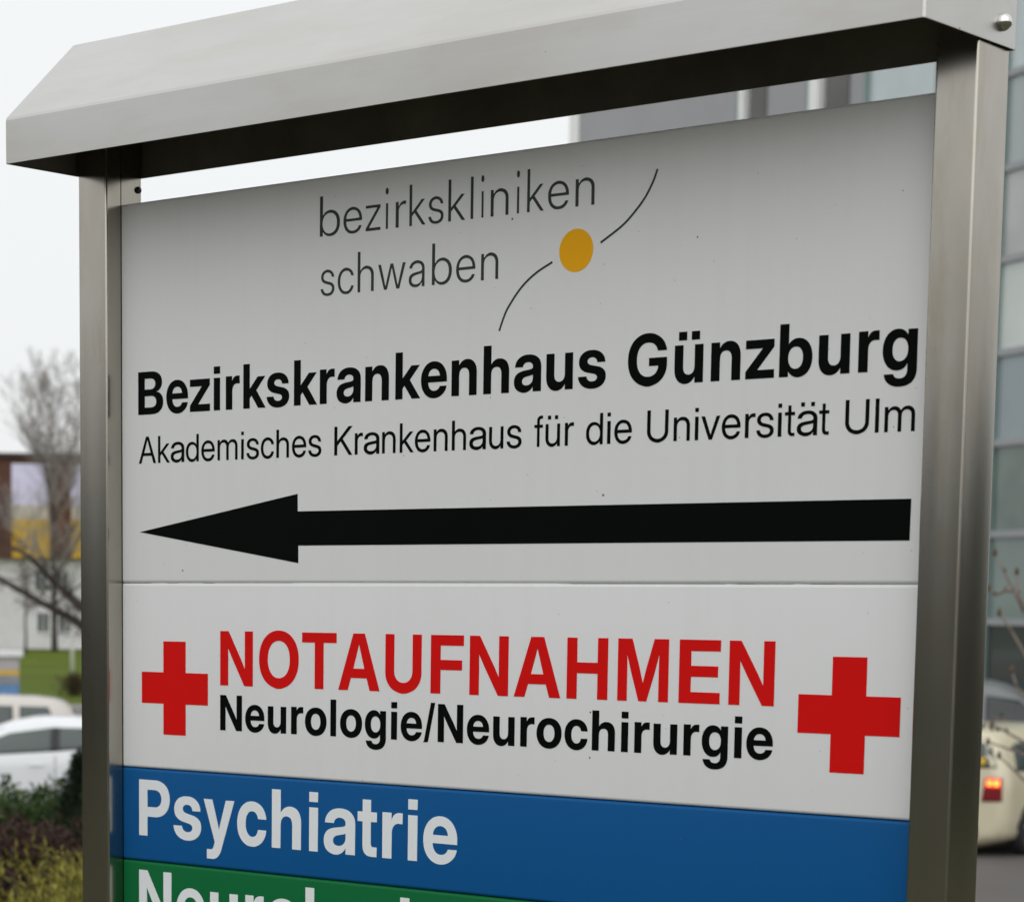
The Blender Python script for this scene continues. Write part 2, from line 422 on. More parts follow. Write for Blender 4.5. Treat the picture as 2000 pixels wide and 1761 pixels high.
# lettering: outlines in 1/1000 em, traced once and kept here as numbers
GLYPHS = {
 'Be': (556, '261,-14 232,-10 208,-5 182,4 159,14 138,27 117,42 99,59 82,79 63,107 51,130 41,155 33,180 24,236 24,296 33,352 42,381 51,402 65,428 79,449 111,485 147,512 168,523 190,532 215,539 237,544 260,546 292,546 321,543 346,537 371,529 394,519 415,506 437,490 455,472 472,452 488,428 500,405 510,382 518,356 527,304 528,230 527,229 164,229 164,209 170,181 178,162 189,143 203,128 219,116 235,107 257,101 277,99 305,100 325,104 344,112 362,123 374,135 384,149 392,167 523,167 513,130 503,108 493,91 466,59 435,33 399,12 353,-5 310,-13;164,325 393,325 388,348 380,371 368,391 358,403 342,415 324,424 301,431 278,433 255,431 235,426 218,417 200,403 187,389 176,370 168,348'),
 'Bg': (611, '156,-184 122,-159 105,-142 94,-125 83,-106 75,-86 69,-66 66,-46 202,-46 210,-65 221,-80 236,-92 253,-100 276,-106 298,-108 323,-107 350,-101 367,-93 384,-79 397,-62 405,-43 410,-23 412,-3 412,87 411,89 399,66 386,49 370,34 356,24 339,14 320,7 300,2 277,-1 248,-1 226,1 206,5 184,12 146,32 126,48 111,62 84,99 63,140 48,190 41,240 41,301 47,347 61,397 80,437 107,476 137,505 172,527 193,535 215,542 244,546 276,546 308,541 335,531 356,520 379,502 397,481 411,458 412,535 552,535 552,-4 549,-34 543,-64 535,-88 525,-111 500,-146 483,-163 467,-175 428,-195 402,-204 376,-211 321,-217 285,-217 256,-215 229,-211 201,-203 179,-195;294,118 319,120 341,126 360,137 380,155 395,176 406,199 414,230 417,262 417,295 412,326 403,353 389,379 373,398 350,415 329,423 303,427 277,426 255,419 234,407 217,390 205,372 194,347 187,319 184,285 185,250 189,217 198,188 211,164 227,145 247,131 271,121'),
 'Bh': (611, '545,0 403,0 403,293 399,328 388,357 381,367 369,379 358,386 344,392 325,396 309,397 293,396 274,392 257,385 246,378 228,359 219,342 214,327 209,291 208,0 65,0 65,718 208,718 209,433 224,454 241,472 263,490 282,501 304,510 326,516 351,519 379,519 406,516 430,510 452,501 469,492 485,480 501,464 516,443 527,422 540,382 546,338'),
 'Bi': (278, '69,0 209,0 209,532 69,532;69,598 209,598 209,718 69,718'),
 'Bk': (556, '561,0 398,0 250,206 210,161 210,0 69,0 69,718 209,718 210,314 387,508 551,508 355,288'),
 'Bl': (278, '69,0 209,0 209,718 69,718'),
 'Bn': (611, '65,0 65,534 205,535 207,452 230,484 259,513 288,530 322,542 341,545 366,546 392,545 411,542 430,536 450,528 479,509 501,487 521,456 536,419 543,379 546,335 546,0 403,0 403,308 399,345 395,360 388,375 381,385 369,398 358,406 344,412 325,416 309,417 293,416 274,412 257,405 246,397 228,377 219,360 214,344 209,305 208,0'),
 'Bo': (611, '256,-10 229,-5 197,6 172,17 151,30 127,48 110,63 92,83 78,104 64,128 53,154 39,203 35,235 34,266 38,323 45,353 52,376 72,420 86,441 104,463 120,479 141,496 162,510 186,522 232,538 279,545 316,546 345,544 372,540 400,532 427,522 451,510 475,493 496,475 514,456 530,436 543,414 556,388 565,362 572,332 576,303 578,267 577,242 573,206 567,177 560,155 549,129 536,106 521,85 503,64 488,50 466,33 442,18 420,8 390,-3 368,-8 317,-14 287,-14;296,108 325,109 349,116 369,126 388,144 403,164 415,190 424,222 427,253 426,293 422,321 413,351 399,376 382,396 361,411 338,420 315,424 289,424 265,418 243,406 224,389 208,368 197,343 189,312 185,285 185,247 189,220 197,189 209,163 224,143 245,125 269,114'),
 'Br': (389, '65,0 64,542 202,543 204,451 214,477 226,498 241,516 260,530 281,539 306,545 372,545 373,417 304,419 286,416 270,411 253,401 237,387 225,369 216,348 210,325 208,303 208,0'),
 'Bs': (556, '218,-10 181,-1 146,11 115,28 86,50 64,74 47,103 36,132 30,167 178,168 181,152 188,136 197,123 209,112 223,104 240,97 277,93 299,94 320,98 336,105 348,113 360,126 365,138 366,153 363,166 358,175 349,183 325,196 302,202 198,222 165,230 133,243 100,262 83,276 70,291 58,309 52,322 46,343 43,365 42,389 45,406 54,438 72,469 98,496 126,515 162,530 209,542 253,546 306,545 347,539 386,527 420,510 449,489 474,462 490,434 502,398 505,365 367,365 363,384 359,396 352,407 339,420 326,428 312,435 293,439 275,440 250,438 233,433 221,428 207,417 198,405 193,391 193,376 197,364 204,355 213,347 237,335 260,329 395,302 431,289 465,270 492,246 501,233 510,216 518,182 519,157 517,136 513,117 506,100 488,69 472,51 456,37 418,14 374,-2 326,-12 263,-14'),
 'Bt': (333, '308,0 216,0 185,4 163,10 140,21 123,35 108,55 97,78 91,105 89,132 88,414 11,414 10,416 10,530 88,531 89,676 216,676 216,531 309,530 309,415 216,414 216,163 218,141 226,126 239,118 253,116 309,116'),
 'Bu': (611, '136,23 110,49 90,80 76,116 69,154 66,199 66,531 209,531 209,219 213,186 218,170 225,156 234,144 244,134 258,126 271,121 303,116 319,117 338,122 364,135 383,156 393,176 398,191 402,216 403,236 403,531 544,532 545,0 406,-1 405,83 380,48 353,21 324,4 286,-10 246,-14 206,-10 167,4'),
 'By': (556, '66,-214 66,-95 138,-95 153,-91 163,-86 173,-75 181,-61 203,2 10,532 157,532 242,267 275,155 309,270 393,531 538,532 315,-91 301,-125 290,-143 274,-164 256,-182 235,-197 212,-206 191,-212 170,-214'),
 'Bz': (500, '20,0 21,100 294,412 21,413 20,531 475,532 475,426 208,118 479,118 480,0'),
 'Bü': (611, '131,27 109,50 89,82 76,116 69,154 66,198 66,532 209,532 209,219 213,186 218,170 225,156 234,144 244,134 258,126 271,121 303,116 319,117 338,122 364,135 375,146 385,159 393,176 398,191 402,216 403,236 403,532 544,532 544,-1 406,-1 405,83 380,48 349,19 319,2 299,-6 280,-11 260,-14 235,-14 201,-9 161,7;131,598 266,598 266,718 131,718;346,598 481,598 481,718 346,718'),
 'B/': (278, '0,-19 23,2 181,736 278,737 120,0 97,-19'),
 'BA': (722, '20,0 267,717 454,718 702,0 541,0 490,156 229,156 177,0;268,275 453,275 430,351 361,583 313,419'),
 'BB': (722, '76,0 76,717 382,718 434,716 478,709 516,698 547,684 577,665 595,649 612,629 623,611 632,591 638,566 641,541 640,515 636,491 629,471 620,453 608,436 591,418 571,403 552,392 533,384 504,375 533,370 555,364 575,356 596,344 613,331 628,316 642,298 655,276 662,255 667,229 669,202 667,175 663,152 656,129 645,108 635,91 607,61 571,36 531,19 481,6 417,0;231,117 401,117 432,122 461,133 478,144 487,153 496,165 503,181 507,197 507,217 504,236 499,251 487,269 472,283 449,296 427,303 401,307 382,308 231,307;231,420 380,420 410,424 439,434 453,444 466,458 475,471 480,485 483,504 482,525 479,540 474,552 463,567 446,582 426,592 405,598 371,601 231,601'),
 'BE': (667, '76,0 76,718 621,718 620,591 233,590 234,424 592,424 591,300 234,300 233,127 620,127 621,0'),
 'BF': (611, '76,0 76,718 586,718 586,591 228,590 228,415 562,414 562,292 229,291 228,0'),
 'BG': (778, '372,-19 345,-16 317,-9 260,10 230,23 199,41 173,60 148,82 126,107 105,135 87,166 72,199 61,234 53,267 47,307 44,339 45,391 49,433 55,471 65,507 79,541 96,574 114,602 132,626 158,652 185,674 211,691 242,707 275,720 309,729 346,735 377,737 419,736 473,728 522,713 571,689 614,658 633,640 652,619 678,578 697,533 705,505 708,482 556,482 548,508 539,527 528,543 516,558 499,572 482,583 460,593 439,599 400,604 362,602 327,594 296,580 278,568 262,554 246,536 233,517 222,496 213,474 200,425 196,390 196,362 200,304 212,254 222,227 235,205 247,188 262,171 293,146 312,136 330,129 369,121 419,121 459,129 495,145 511,157 526,170 542,191 555,216 563,241 566,270 407,271 408,385 712,385 713,270 709,241 704,215 696,187 686,160 672,135 654,108 636,86 615,66 591,47 566,31 538,17 510,6 469,-8 437,-15 409,-19'),
 'BH': (722, '71,0 71,717 214,717 215,429 507,429 508,717 651,718 651,0 508,0 508,301 215,302 214,0'),
 'BM': (833, '69,0 69,718 264,718 370,383 418,206 465,383 570,718 765,718 765,0 634,0 634,353 638,552 581,342 471,0 363,0 253,342 196,541 200,358 200,0'),
 'BN': (722, '69,0 69,717 220,717 445,344 513,220 512,717 654,718 654,0 503,0 298,340 209,499 212,350 212,0'),
 'BO': (778, '371,-19 344,-16 317,-9 261,10 222,28 194,45 167,65 143,88 123,111 102,141 84,173 70,206 60,237 53,267 47,307 44,338 45,391 49,433 56,471 66,507 79,541 95,572 114,602 134,627 157,651 186,674 212,691 242,707 273,719 305,728 338,734 377,737 419,736 458,731 492,723 526,711 556,697 584,680 610,660 636,635 659,608 677,583 694,551 708,518 720,482 728,444 732,411 734,374 733,324 730,293 723,255 713,218 701,187 688,162 670,132 650,105 626,79 602,58 575,39 547,23 514,9 460,-9 441,-14 408,-19;379,120 420,122 443,127 460,133 493,151 523,178 547,211 565,251 576,293 581,342 580,398 572,449 557,494 536,531 508,561 490,575 473,585 438,598 396,604 353,601 318,591 285,573 269,560 254,545 231,512 212,471 201,426 196,371 198,320 206,273 219,235 242,195 269,164 301,141 338,126'),
 'BP': (667, '73,0 73,718 370,718 406,716 447,709 480,699 511,685 537,669 567,643 583,625 595,607 612,571 623,530 627,482 626,459 622,430 609,386 588,348 561,316 531,292 493,272 453,258 419,251 379,247 225,247 224,0;224,372 373,372 396,376 411,381 440,397 455,411 466,427 473,443 478,463 479,490 477,508 471,528 460,548 445,564 428,576 406,585 387,590 356,593 224,593'),
 'BT': (611, '233,0 232,590 15,591 14,718 597,718 598,591 380,590 380,0'),
 'BU': (722, '177,39 158,54 139,72 110,109 89,151 81,175 75,203 72,250 72,718 214,718 214,257 218,222 226,199 237,179 252,159 268,145 288,132 310,123 333,118 362,116 391,118 412,123 434,132 454,145 474,163 487,180 497,201 504,221 508,243 509,262 509,718 651,718 650,221 644,185 634,152 621,123 605,98 586,74 568,57 547,40 525,26 492,11 444,-6 423,-12 396,-17 341,-19 294,-11 225,13 199,25'),
 'Ba': (556, '94,21 70,41 51,64 39,90 31,118 29,160 33,192 42,217 58,243 73,260 93,275 116,287 143,297 201,311 318,325 353,333 364,338 371,346 376,356 376,372 374,388 368,399 360,409 350,418 337,425 322,431 287,435 252,431 234,424 221,417 210,408 199,395 193,380 189,365 47,365 48,381 55,410 62,430 74,452 97,481 129,506 166,525 211,538 245,544 273,546 327,545 376,538 420,524 458,503 486,478 501,458 511,441 518,422 523,402 527,363 526,-1 378,-1 377,75 356,45 328,19 303,6 273,-6 255,-11 217,-14 177,-11 127,5;183,126 191,115 205,106 220,99 241,95 267,94 293,97 316,105 334,114 356,134 366,149 372,162 377,189 377,248 340,237 245,220 222,212 203,203 187,189 177,170 175,149 177,138'),
 'Bb': (611, '459,14 419,-4 391,-11 371,-14 348,-14 317,-10 278,4 247,23 223,46 203,77 202,-1 61,0 62,718 205,718 205,439 219,459 238,479 256,492 274,502 294,510 317,516 342,519 373,519 397,516 425,509 446,500 468,488 487,475 510,454 524,436 539,413 553,385 562,362 574,309 577,280 578,245 576,215 571,181 564,152 556,129 546,107 531,81 517,61 496,40 479,26;314,104 341,106 361,112 381,123 399,140 411,157 423,184 430,211 433,242 432,282 428,307 420,333 407,358 391,377 373,391 349,401 323,404 297,403 275,397 256,387 236,370 221,350 209,324 202,298 198,265 199,232 204,202 213,175 227,150 242,133 266,116 287,108'),
 'Bc': (556, '269,-14 242,-10 216,-5 191,4 168,14 129,40 110,58 92,79 78,99 65,121 54,148 45,176 39,203 35,235 35,296 43,348 58,396 69,419 83,442 100,464 115,480 153,509 177,523 200,532 225,539 248,544 272,546 303,546 344,541 388,527 427,506 456,484 482,453 503,418 518,376 524,335 523,334 388,334 382,360 371,383 357,400 339,413 316,423 290,426 263,423 241,414 222,401 202,376 189,351 180,313 176,267 179,226 186,191 202,157 222,132 246,117 274,108 304,108 320,112 335,118 347,125 359,136 367,146 376,162 387,200 523,200 524,191 520,168 515,144 499,106 475,71 444,39 427,27 402,12 358,-5 317,-13'),
 'Le': (0, '1,238 0,266 3,288 9,313 18,334 29,352 47,375 66,393 88,411 114,429 141,444 173,459 206,472 282,494 367,509 463,516 561,515 653,507 733,492 809,469 845,454 875,439 895,427 924,406 948,383 966,362 981,337 993,308 999,274 999,243 164,243 150,241 142,236 140,232 143,211 150,193 161,172 183,145 217,118 263,94 309,78 365,65 416,58 470,54 532,53 588,56 651,63 711,76 761,93 788,106 803,116 834,144 974,143 971,136 957,119 932,97 904,78 864,58 823,42 765,25 713,14 662,6 610,1 543,-2 472,-2 398,2 351,7 296,16 249,27 197,43 157,59 117,80 85,101 58,124 34,152 18,177 7,205;142,305 146,299 151,297 166,294 834,294 849,297 854,299 859,305 848,335 837,353 823,369 803,387 788,398 744,421 691,439 637,451 573,459 499,462 427,459 363,451 305,438 255,421 212,398 179,371 166,356 156,342 147,324'),
 'Lh': (0, '0,716 157,716 157,446 159,444 159,441 169,436 183,434 198,436 247,462 295,480 352,495 406,505 463,511 527,514 592,514 676,509 738,501 797,489 852,473 889,458 926,438 956,416 981,388 993,362 998,343 1000,319 1000,9 844,9 843,326 840,340 833,359 823,374 811,388 786,407 760,420 728,432 698,440 651,449 607,454 518,458 453,456 406,452 362,446 315,437 280,427 240,411 215,397 192,380 180,367 168,348 163,337 158,317 157,9 0,9'),
 'Li': (0, '162,10 162,504 839,504 839,10;0,672 1,676 11,683 31,689 77,697 147,705 302,715 505,718 697,715 853,705 923,697 969,689 989,683 998,677 1000,672 998,667 988,660 966,654 925,647 858,639 761,632 676,628 505,625 324,628 227,633 145,639 75,647 35,654 10,661 1,668'),
 'Lk': (0, '0,10 0,716 152,716 152,284 155,283 155,280 157,278 164,275 178,273 195,276 762,504 951,504 454,303 448,300 443,294 451,286 1000,10 808,10 340,245 329,250 315,252 298,249 164,199 155,193 152,188 152,10'),
 'Ll': (0, '0,10 1000,10 1000,716 0,716'),
 'Ln': (0, '0,9 0,504 152,504 152,442 159,435 179,431 198,435 247,462 295,480 352,495 414,506 493,513 572,514 651,511 718,504 775,494 819,483 860,470 899,453 934,433 964,409 983,384 993,362 998,343 1000,319 1000,9 844,9 843,326 840,340 833,359 823,374 811,388 786,407 760,420 728,432 698,440 651,449 607,454 518,458 453,456 406,452 362,446 315,437 280,427 240,411 215,397 192,380 180,367 168,348 163,337 158,317 157,9'),
 'Lr': (0, '0,10 1,505 268,505 270,504 270,435 280,428 318,424 359,428 408,452 449,466 485,476 554,490 608,498 685,506 781,511 935,512 998,511 1000,510 1000,450 998,449 917,451 781,452 676,448 586,441 499,430 441,419 385,403 344,386 321,372 303,356 294,343 289,330 287,10'),
 'Ls': (0, '1,139 0,143 1,143 164,143 179,121 200,103 229,88 272,73 324,62 366,56 430,51 485,49 553,50 608,53 666,59 719,68 758,79 796,94 816,108 830,126 833,138 830,150 825,159 816,168 803,177 784,186 737,200 692,209 640,216 372,241 261,255 204,266 159,277 117,290 84,305 56,323 43,336 35,348 30,362 28,376 30,390 35,404 51,424 80,445 119,464 164,479 212,491 259,500 319,508 377,513 451,516 527,516 642,510 700,503 747,495 792,485 837,472 874,458 906,442 932,425 950,407 964,385 967,371 965,371 808,371 793,394 772,412 740,428 695,443 637,455 585,461 535,464 451,464 401,461 348,455 301,446 269,437 237,424 218,413 203,398 195,381 195,371 198,362 205,351 218,340 235,331 254,324 293,313 351,302 398,296 658,272 771,258 831,247 873,237 909,226 942,212 974,192 985,181 992,170 998,157 1000,140 995,115 990,105 982,95 955,74 911,52 863,36 800,21 745,12 684,5 613,0 545,-2 458,-2 369,2 296,9 235,18 177,30 133,43 90,59 58,75 30,96 11,117'),
 'Lw': (0, '0,504 95,505 198,256 259,94 264,89 272,87 281,89 287,96 348,256 452,505 548,505 651,256 710,98 716,92 725,90 734,92 738,97 801,258 905,505 1000,505 778,10 674,10 578,241 514,410 509,415 501,417 492,415 486,409 434,271 323,10 221,10'),
 'Lz': (0, '0,10 0,60 760,431 766,435 769,440 762,447 740,451 2,451 0,452 1,505 994,505 995,452 243,84 237,80 233,75 240,68 263,64 999,64 1000,10'),
 'La': (0, '3,124 0,140 1,162 8,184 21,200 38,214 66,229 97,241 135,252 220,268 303,278 439,288 711,303 764,308 800,314 820,320 833,329 841,339 844,349 843,362 838,376 833,385 813,405 786,421 744,436 694,448 643,455 575,460 510,461 447,458 381,451 321,440 278,428 237,411 209,392 193,371 31,371 29,371 33,383 43,398 61,416 79,429 104,443 132,456 193,476 245,489 301,499 354,506 414,511 490,514 565,514 628,512 694,507 754,499 807,489 850,478 889,465 921,451 949,435 972,417 989,396 997,379 1000,354 1000,10 999,9 845,9 844,10 844,72 841,73 841,76 839,78 834,80 817,82 805,81 793,78 758,56 704,34 646,19 593,10 523,4 429,2 336,4 263,10 213,17 167,26 130,36 87,51 53,68 31,84 13,103;164,137 169,125 179,112 194,100 207,93 235,82 256,76 321,64 409,57 507,56 585,61 653,71 706,83 754,99 788,116 813,135 831,156 841,177 844,194 843,258 837,264 817,268 774,261 729,256 432,236 311,222 240,206 210,195 194,187 177,173 169,162 164,149'),
 'Lb': (0, '978,170 961,144 934,116 910,96 872,72 838,55 784,35 742,23 689,12 628,4 550,0 468,1 392,8 332,19 272,36 223,56 179,83 161,87 142,83 137,76 136,10 0,10 0,716 141,716 141,440 146,434 151,431 165,429 179,431 212,452 244,468 285,483 326,494 366,502 415,509 504,514 559,514 615,511 655,507 711,498 758,487 800,474 838,459 876,440 918,412 947,386 972,355 988,325 994,305 998,283 1000,247 994,209 987,189;128,228 135,205 147,182 160,163 180,142 204,123 229,108 262,93 290,83 321,74 363,65 448,55 544,56 631,66 668,74 700,83 751,104 774,117 798,135 816,152 832,172 843,192 852,216 857,242 857,272 852,298 845,318 834,339 823,355 792,385 754,409 704,430 644,446 575,456 508,460 439,458 361,449 308,437 254,418 211,396 175,368 151,339 140,320 133,303 126,271 126,243'),
 'Lc': (0, '3,225 0,246 1,273 5,298 12,319 21,338 35,359 56,382 76,400 99,417 127,434 187,462 265,487 348,504 394,510 445,514 553,516 649,511 739,498 817,479 861,464 894,450 924,434 947,419 970,400 986,382 997,365 1000,358 999,357 852,357 834,380 804,404 766,423 725,437 668,450 613,457 544,461 486,460 433,456 383,449 337,439 293,425 258,410 226,391 201,371 179,348 166,327 156,307 150,283 148,263 148,247 152,220 159,200 170,178 184,159 198,145 216,129 237,115 284,92 311,82 348,72 415,60 486,54 571,54 643,60 679,65 718,75 746,84 774,96 797,109 816,123 834,140 847,157 1000,157 995,146 986,133 963,109 935,88 896,66 859,50 801,31 746,18 702,10 647,3 590,-1 507,-2 445,0 392,4 334,12 288,21 236,35 194,49 143,71 104,93 74,115 49,138 26,167 12,193'),
 'Rd': (556, '165,9 142,22 124,35 106,52 92,68 78,88 63,116 46,162 40,190 36,221 36,287 40,319 45,343 53,369 63,393 77,419 94,443 112,463 133,481 157,495 179,505 202,512 229,517 265,518 289,516 313,511 338,502 364,489 386,472 401,456 416,434 417,718 499,718 499,0 419,-1 418,76 397,48 369,24 342,8 296,-10 267,-15 230,-13 202,-6;258,64 292,65 323,73 349,86 372,105 392,129 407,159 418,195 423,232 423,276 418,313 407,350 391,380 371,405 345,425 316,438 286,444 252,444 222,438 196,426 171,408 151,383 134,351 124,317 119,280 119,229 124,192 135,155 150,127 171,101 197,82 227,69'),
 'Re': (556, '267,-15 222,-8 172,11 152,22 134,36 115,53 99,71 84,92 72,114 62,137 52,165 42,218 40,279 47,337 63,387 74,412 87,434 101,454 117,472 153,502 175,514 197,524 221,532 242,536 263,538 293,538 341,531 364,523 386,513 406,502 426,487 444,470 461,450 473,431 486,407 495,385 505,357 514,307 516,239 125,238 127,208 134,177 145,148 159,124 176,104 197,87 221,75 244,68 276,64 303,65 332,70 357,79 380,94 397,109 411,130 423,157 507,156 497,123 480,88 458,59 427,32 388,9 348,-6 312,-14;125,312 431,312 426,342 416,373 401,401 383,422 361,440 336,452 311,459 277,462 245,459 219,452 195,440 173,422 155,401 141,375 131,345'),
 'Rf': (278, '96,0 95,444 14,445 14,515 95,516 96,615 98,639 103,655 110,671 121,688 132,700 154,715 183,725 207,728 262,728 262,657 210,656 193,651 184,645 177,636 173,625 170,611 169,516 262,516 262,445 169,444 169,0'),
 'Rh': (556, '490,-1 408,-1 407,318 405,343 401,363 395,380 386,396 375,410 360,422 342,432 325,438 304,442 285,443 248,439 231,434 211,425 195,414 182,402 163,374 153,344 149,312 149,0 65,0 65,717 66,718 148,718 149,717 150,439 167,463 183,478 200,490 220,502 242,510 263,515 286,518 315,518 340,515 367,508 390,499 411,488 427,476 444,459 459,439 471,417 484,380 490,337'),
 'Ri': (222, '67,0 155,0 155,523 67,523;67,628 155,628 155,718 67,718'),
 'Rk': (500, '501,0 399,0 204,239 148,187 148,0 67,0 67,717 147,718 149,280 380,508 485,508 265,291'),
 'Rl': (222, '67,0 155,0 155,718 67,718'),
 'Rm': (833, '65,0 66,528 145,528 146,444 156,462 173,484 188,499 206,512 226,523 245,531 283,538 310,538 332,534 355,527 375,518 396,503 415,484 429,466 441,444 465,479 482,496 497,507 533,526 553,533 575,537 601,538 626,537 646,533 666,526 685,517 701,507 719,491 733,475 746,454 757,430 764,400 768,369 769,0 687,0 687,353 683,386 677,403 669,417 659,430 648,438 632,447 614,455 594,459 577,460 552,458 535,454 520,448 504,437 490,425 480,412 469,393 463,375 459,355 458,337 457,0 376,0 376,355 373,382 368,398 361,413 349,427 337,438 321,449 306,455 286,459 270,460 246,458 230,454 210,444 197,436 183,424 169,406 159,389 152,368 148,348 147,326 147,0'),
 'Rn': (556, '66,-1 65,527 147,527 148,452 167,480 196,506 226,523 262,535 300,538 340,535 379,523 411,506 440,481 462,450 478,415 487,378 491,327 490,-1 408,-1 407,330 405,356 401,376 395,394 386,411 375,426 360,438 342,449 325,455 304,459 285,460 248,456 231,451 211,441 195,430 182,417 172,404 163,388 153,357 149,324 149,0'),
 'Rr': (333, '77,0 77,529 161,530 162,447 178,477 192,495 211,513 229,524 247,532 271,537 306,538 332,535 332,450 302,455 271,455 250,452 229,445 211,435 195,420 181,399 172,379 168,360 166,337 165,0'),
 'Rs': (500, '234,-15 190,-9 149,4 119,17 91,36 67,60 50,87 38,120 32,156 120,157 124,135 130,120 138,106 150,92 165,80 181,72 198,66 220,62 244,60 270,61 293,64 312,69 332,77 345,87 358,98 365,108 373,129 373,153 370,165 364,175 350,189 332,201 309,210 180,240 146,251 121,263 92,283 72,302 57,326 48,350 45,370 45,389 46,407 51,426 58,445 68,461 92,488 124,510 166,527 214,537 263,538 302,533 335,523 366,509 396,488 419,464 437,433 447,405 451,369 365,368 361,391 353,411 340,429 326,442 308,453 287,460 265,464 240,465 213,462 191,456 170,446 154,432 142,416 135,397 134,377 140,358 145,348 156,337 170,328 192,317 215,310 343,280 379,267 408,251 434,228 451,202 461,174 464,137 459,103 448,77 427,49 400,26 366,8 320,-7 284,-14'),
 'Rt': (278, '257,0 185,1 164,5 147,11 130,22 116,37 105,56 98,76 94,111 94,452 14,453 14,525 94,526 94,669 166,668 166,526 257,525 257,453 166,452 166,127 168,106 171,94 176,86 190,76 212,72 257,72'),
 'Ru': (556, '148,21 119,46 97,76 82,108 72,147 68,197 68,522 151,522 151,195 153,169 157,149 163,132 172,115 183,101 197,88 215,78 232,72 253,68 272,67 308,71 325,76 345,85 361,96 372,108 391,136 402,170 406,203 406,522 488,523 489,0 409,-1 408,75 383,42 357,19 332,5 306,-6 288,-12 256,-15 223,-12 177,5'),
 'Rv': (500, '208,0 8,523 98,523 218,201 252,102 287,204 403,522 492,523 292,0'),
 'Rä': (556, '96,33 74,51 56,74 44,99 37,127 36,163 41,193 52,219 69,241 87,257 106,268 137,281 168,291 233,303 382,321 410,327 422,333 429,342 433,354 433,371 429,391 421,410 409,425 394,437 377,448 354,456 328,461 297,463 266,461 239,456 215,448 195,438 176,423 162,406 153,390 148,370 50,370 51,387 55,406 61,422 72,441 96,470 128,495 170,517 214,530 262,537 317,538 369,532 416,519 440,507 459,496 491,469 504,453 513,437 521,418 526,401 530,363 529,-1 433,-1 432,74 400,38 373,18 352,8 309,-7 271,-14 231,-15 198,-9 133,12;143,119 154,103 172,88 196,77 223,70 262,67 298,69 331,75 360,86 382,99 399,114 412,130 423,151 429,169 432,191 433,265 412,257 379,250 240,230 208,222 182,212 156,194 146,183 142,173 138,161 137,147 138,133;128,628 216,628 216,718 128,718;370,628 458,628 458,718 370,718'),
 'Rü': (556, '142,25 115,51 94,81 80,114 71,153 68,198 68,522 151,522 151,195 153,169 157,149 163,132 172,115 183,101 197,88 215,78 232,72 253,68 272,67 308,71 325,76 345,85 361,96 372,108 391,136 402,170 406,203 406,522 488,523 489,0 409,-1 408,75 383,42 357,19 338,8 310,-5 281,-13 244,-15 218,-10 170,8;133,628 221,628 221,718 133,718;336,628 424,628 424,718 336,718'),
 'RA': (667, '15,0 285,718 385,718 654,0 559,0 487,201 181,201 107,0;210,278 460,279 381,500 336,635 282,479'),
 'RK': (667, '76,0 76,717 170,717 170,350 539,718 663,718 348,407 663,0 552,0 284,347 170,234 170,0'),
 'RU': (722, '188,35 169,49 150,66 133,85 118,106 106,127 96,148 88,173 82,201 79,243 79,718 167,718 167,244 171,210 182,174 193,152 210,129 231,109 253,95 276,84 305,75 328,71 361,69 395,71 423,76 450,85 472,96 496,112 514,130 527,147 540,171 551,205 556,244 556,718 644,718 643,216 638,184 630,156 618,128 604,104 590,85 571,64 549,45 526,30 502,17 479,7 432,-9 405,-16 381,-19 348,-19 303,-13 237,10 213,21'),
 'Ra': (556, '110,23 84,42 61,67 47,92 39,120 36,159 40,189 51,216 68,240 86,256 106,268 137,281 168,291 233,303 382,321 410,327 422,333 429,342 433,354 432,371 430,386 424,402 416,416 404,430 390,440 372,450 336,460 298,463 266,461 239,456 208,445 185,430 166,412 155,393 148,370 49,370 54,402 68,435 92,466 122,491 159,511 201,526 251,536 310,538 358,534 401,523 424,515 450,502 468,490 485,475 500,457 509,443 518,427 526,401 530,363 529,-1 433,-1 432,74 408,45 393,32 377,20 354,9 314,-6 284,-13 236,-15 205,-11 143,8;143,118 155,102 172,88 196,77 224,70 263,67 298,69 331,75 360,86 382,99 399,114 412,130 423,151 429,169 432,191 432,265 417,258 385,251 240,230 205,221 180,210 156,194 146,183 142,173 138,161 137,147 138,133'),
 'Rc': (500, '249,-15 207,-7 176,4 155,14 134,27 117,42 100,58 84,78 60,119 42,167 32,219 30,280 37,337 52,387 63,413 76,435 90,455 105,472 120,487 142,503 163,515 184,524 208,532 229,536 279,538 316,533 351,521 385,504 412,483 435,458 455,427 469,391 477,355 395,355 385,386 368,416 353,430 340,441 308,455 282,460 247,460 214,453 189,441 163,419 141,388 126,355 116,314 112,263 115,217 124,176 140,138 151,120 166,102 181,90 200,78 220,70 239,66 259,64 283,65 303,68 321,74 337,82 351,94 366,109 376,126 386,147 394,171 476,171 477,170 467,129 451,92 428,60 400,33 368,12 324,-6 291,-14'),
}
def glyph(key):
    adv, s = GLYPHS[key]
    return adv, [[tuple(float(t) for t in q.split(',')) for q in loop.split(' ')] for loop in s.split(';')]
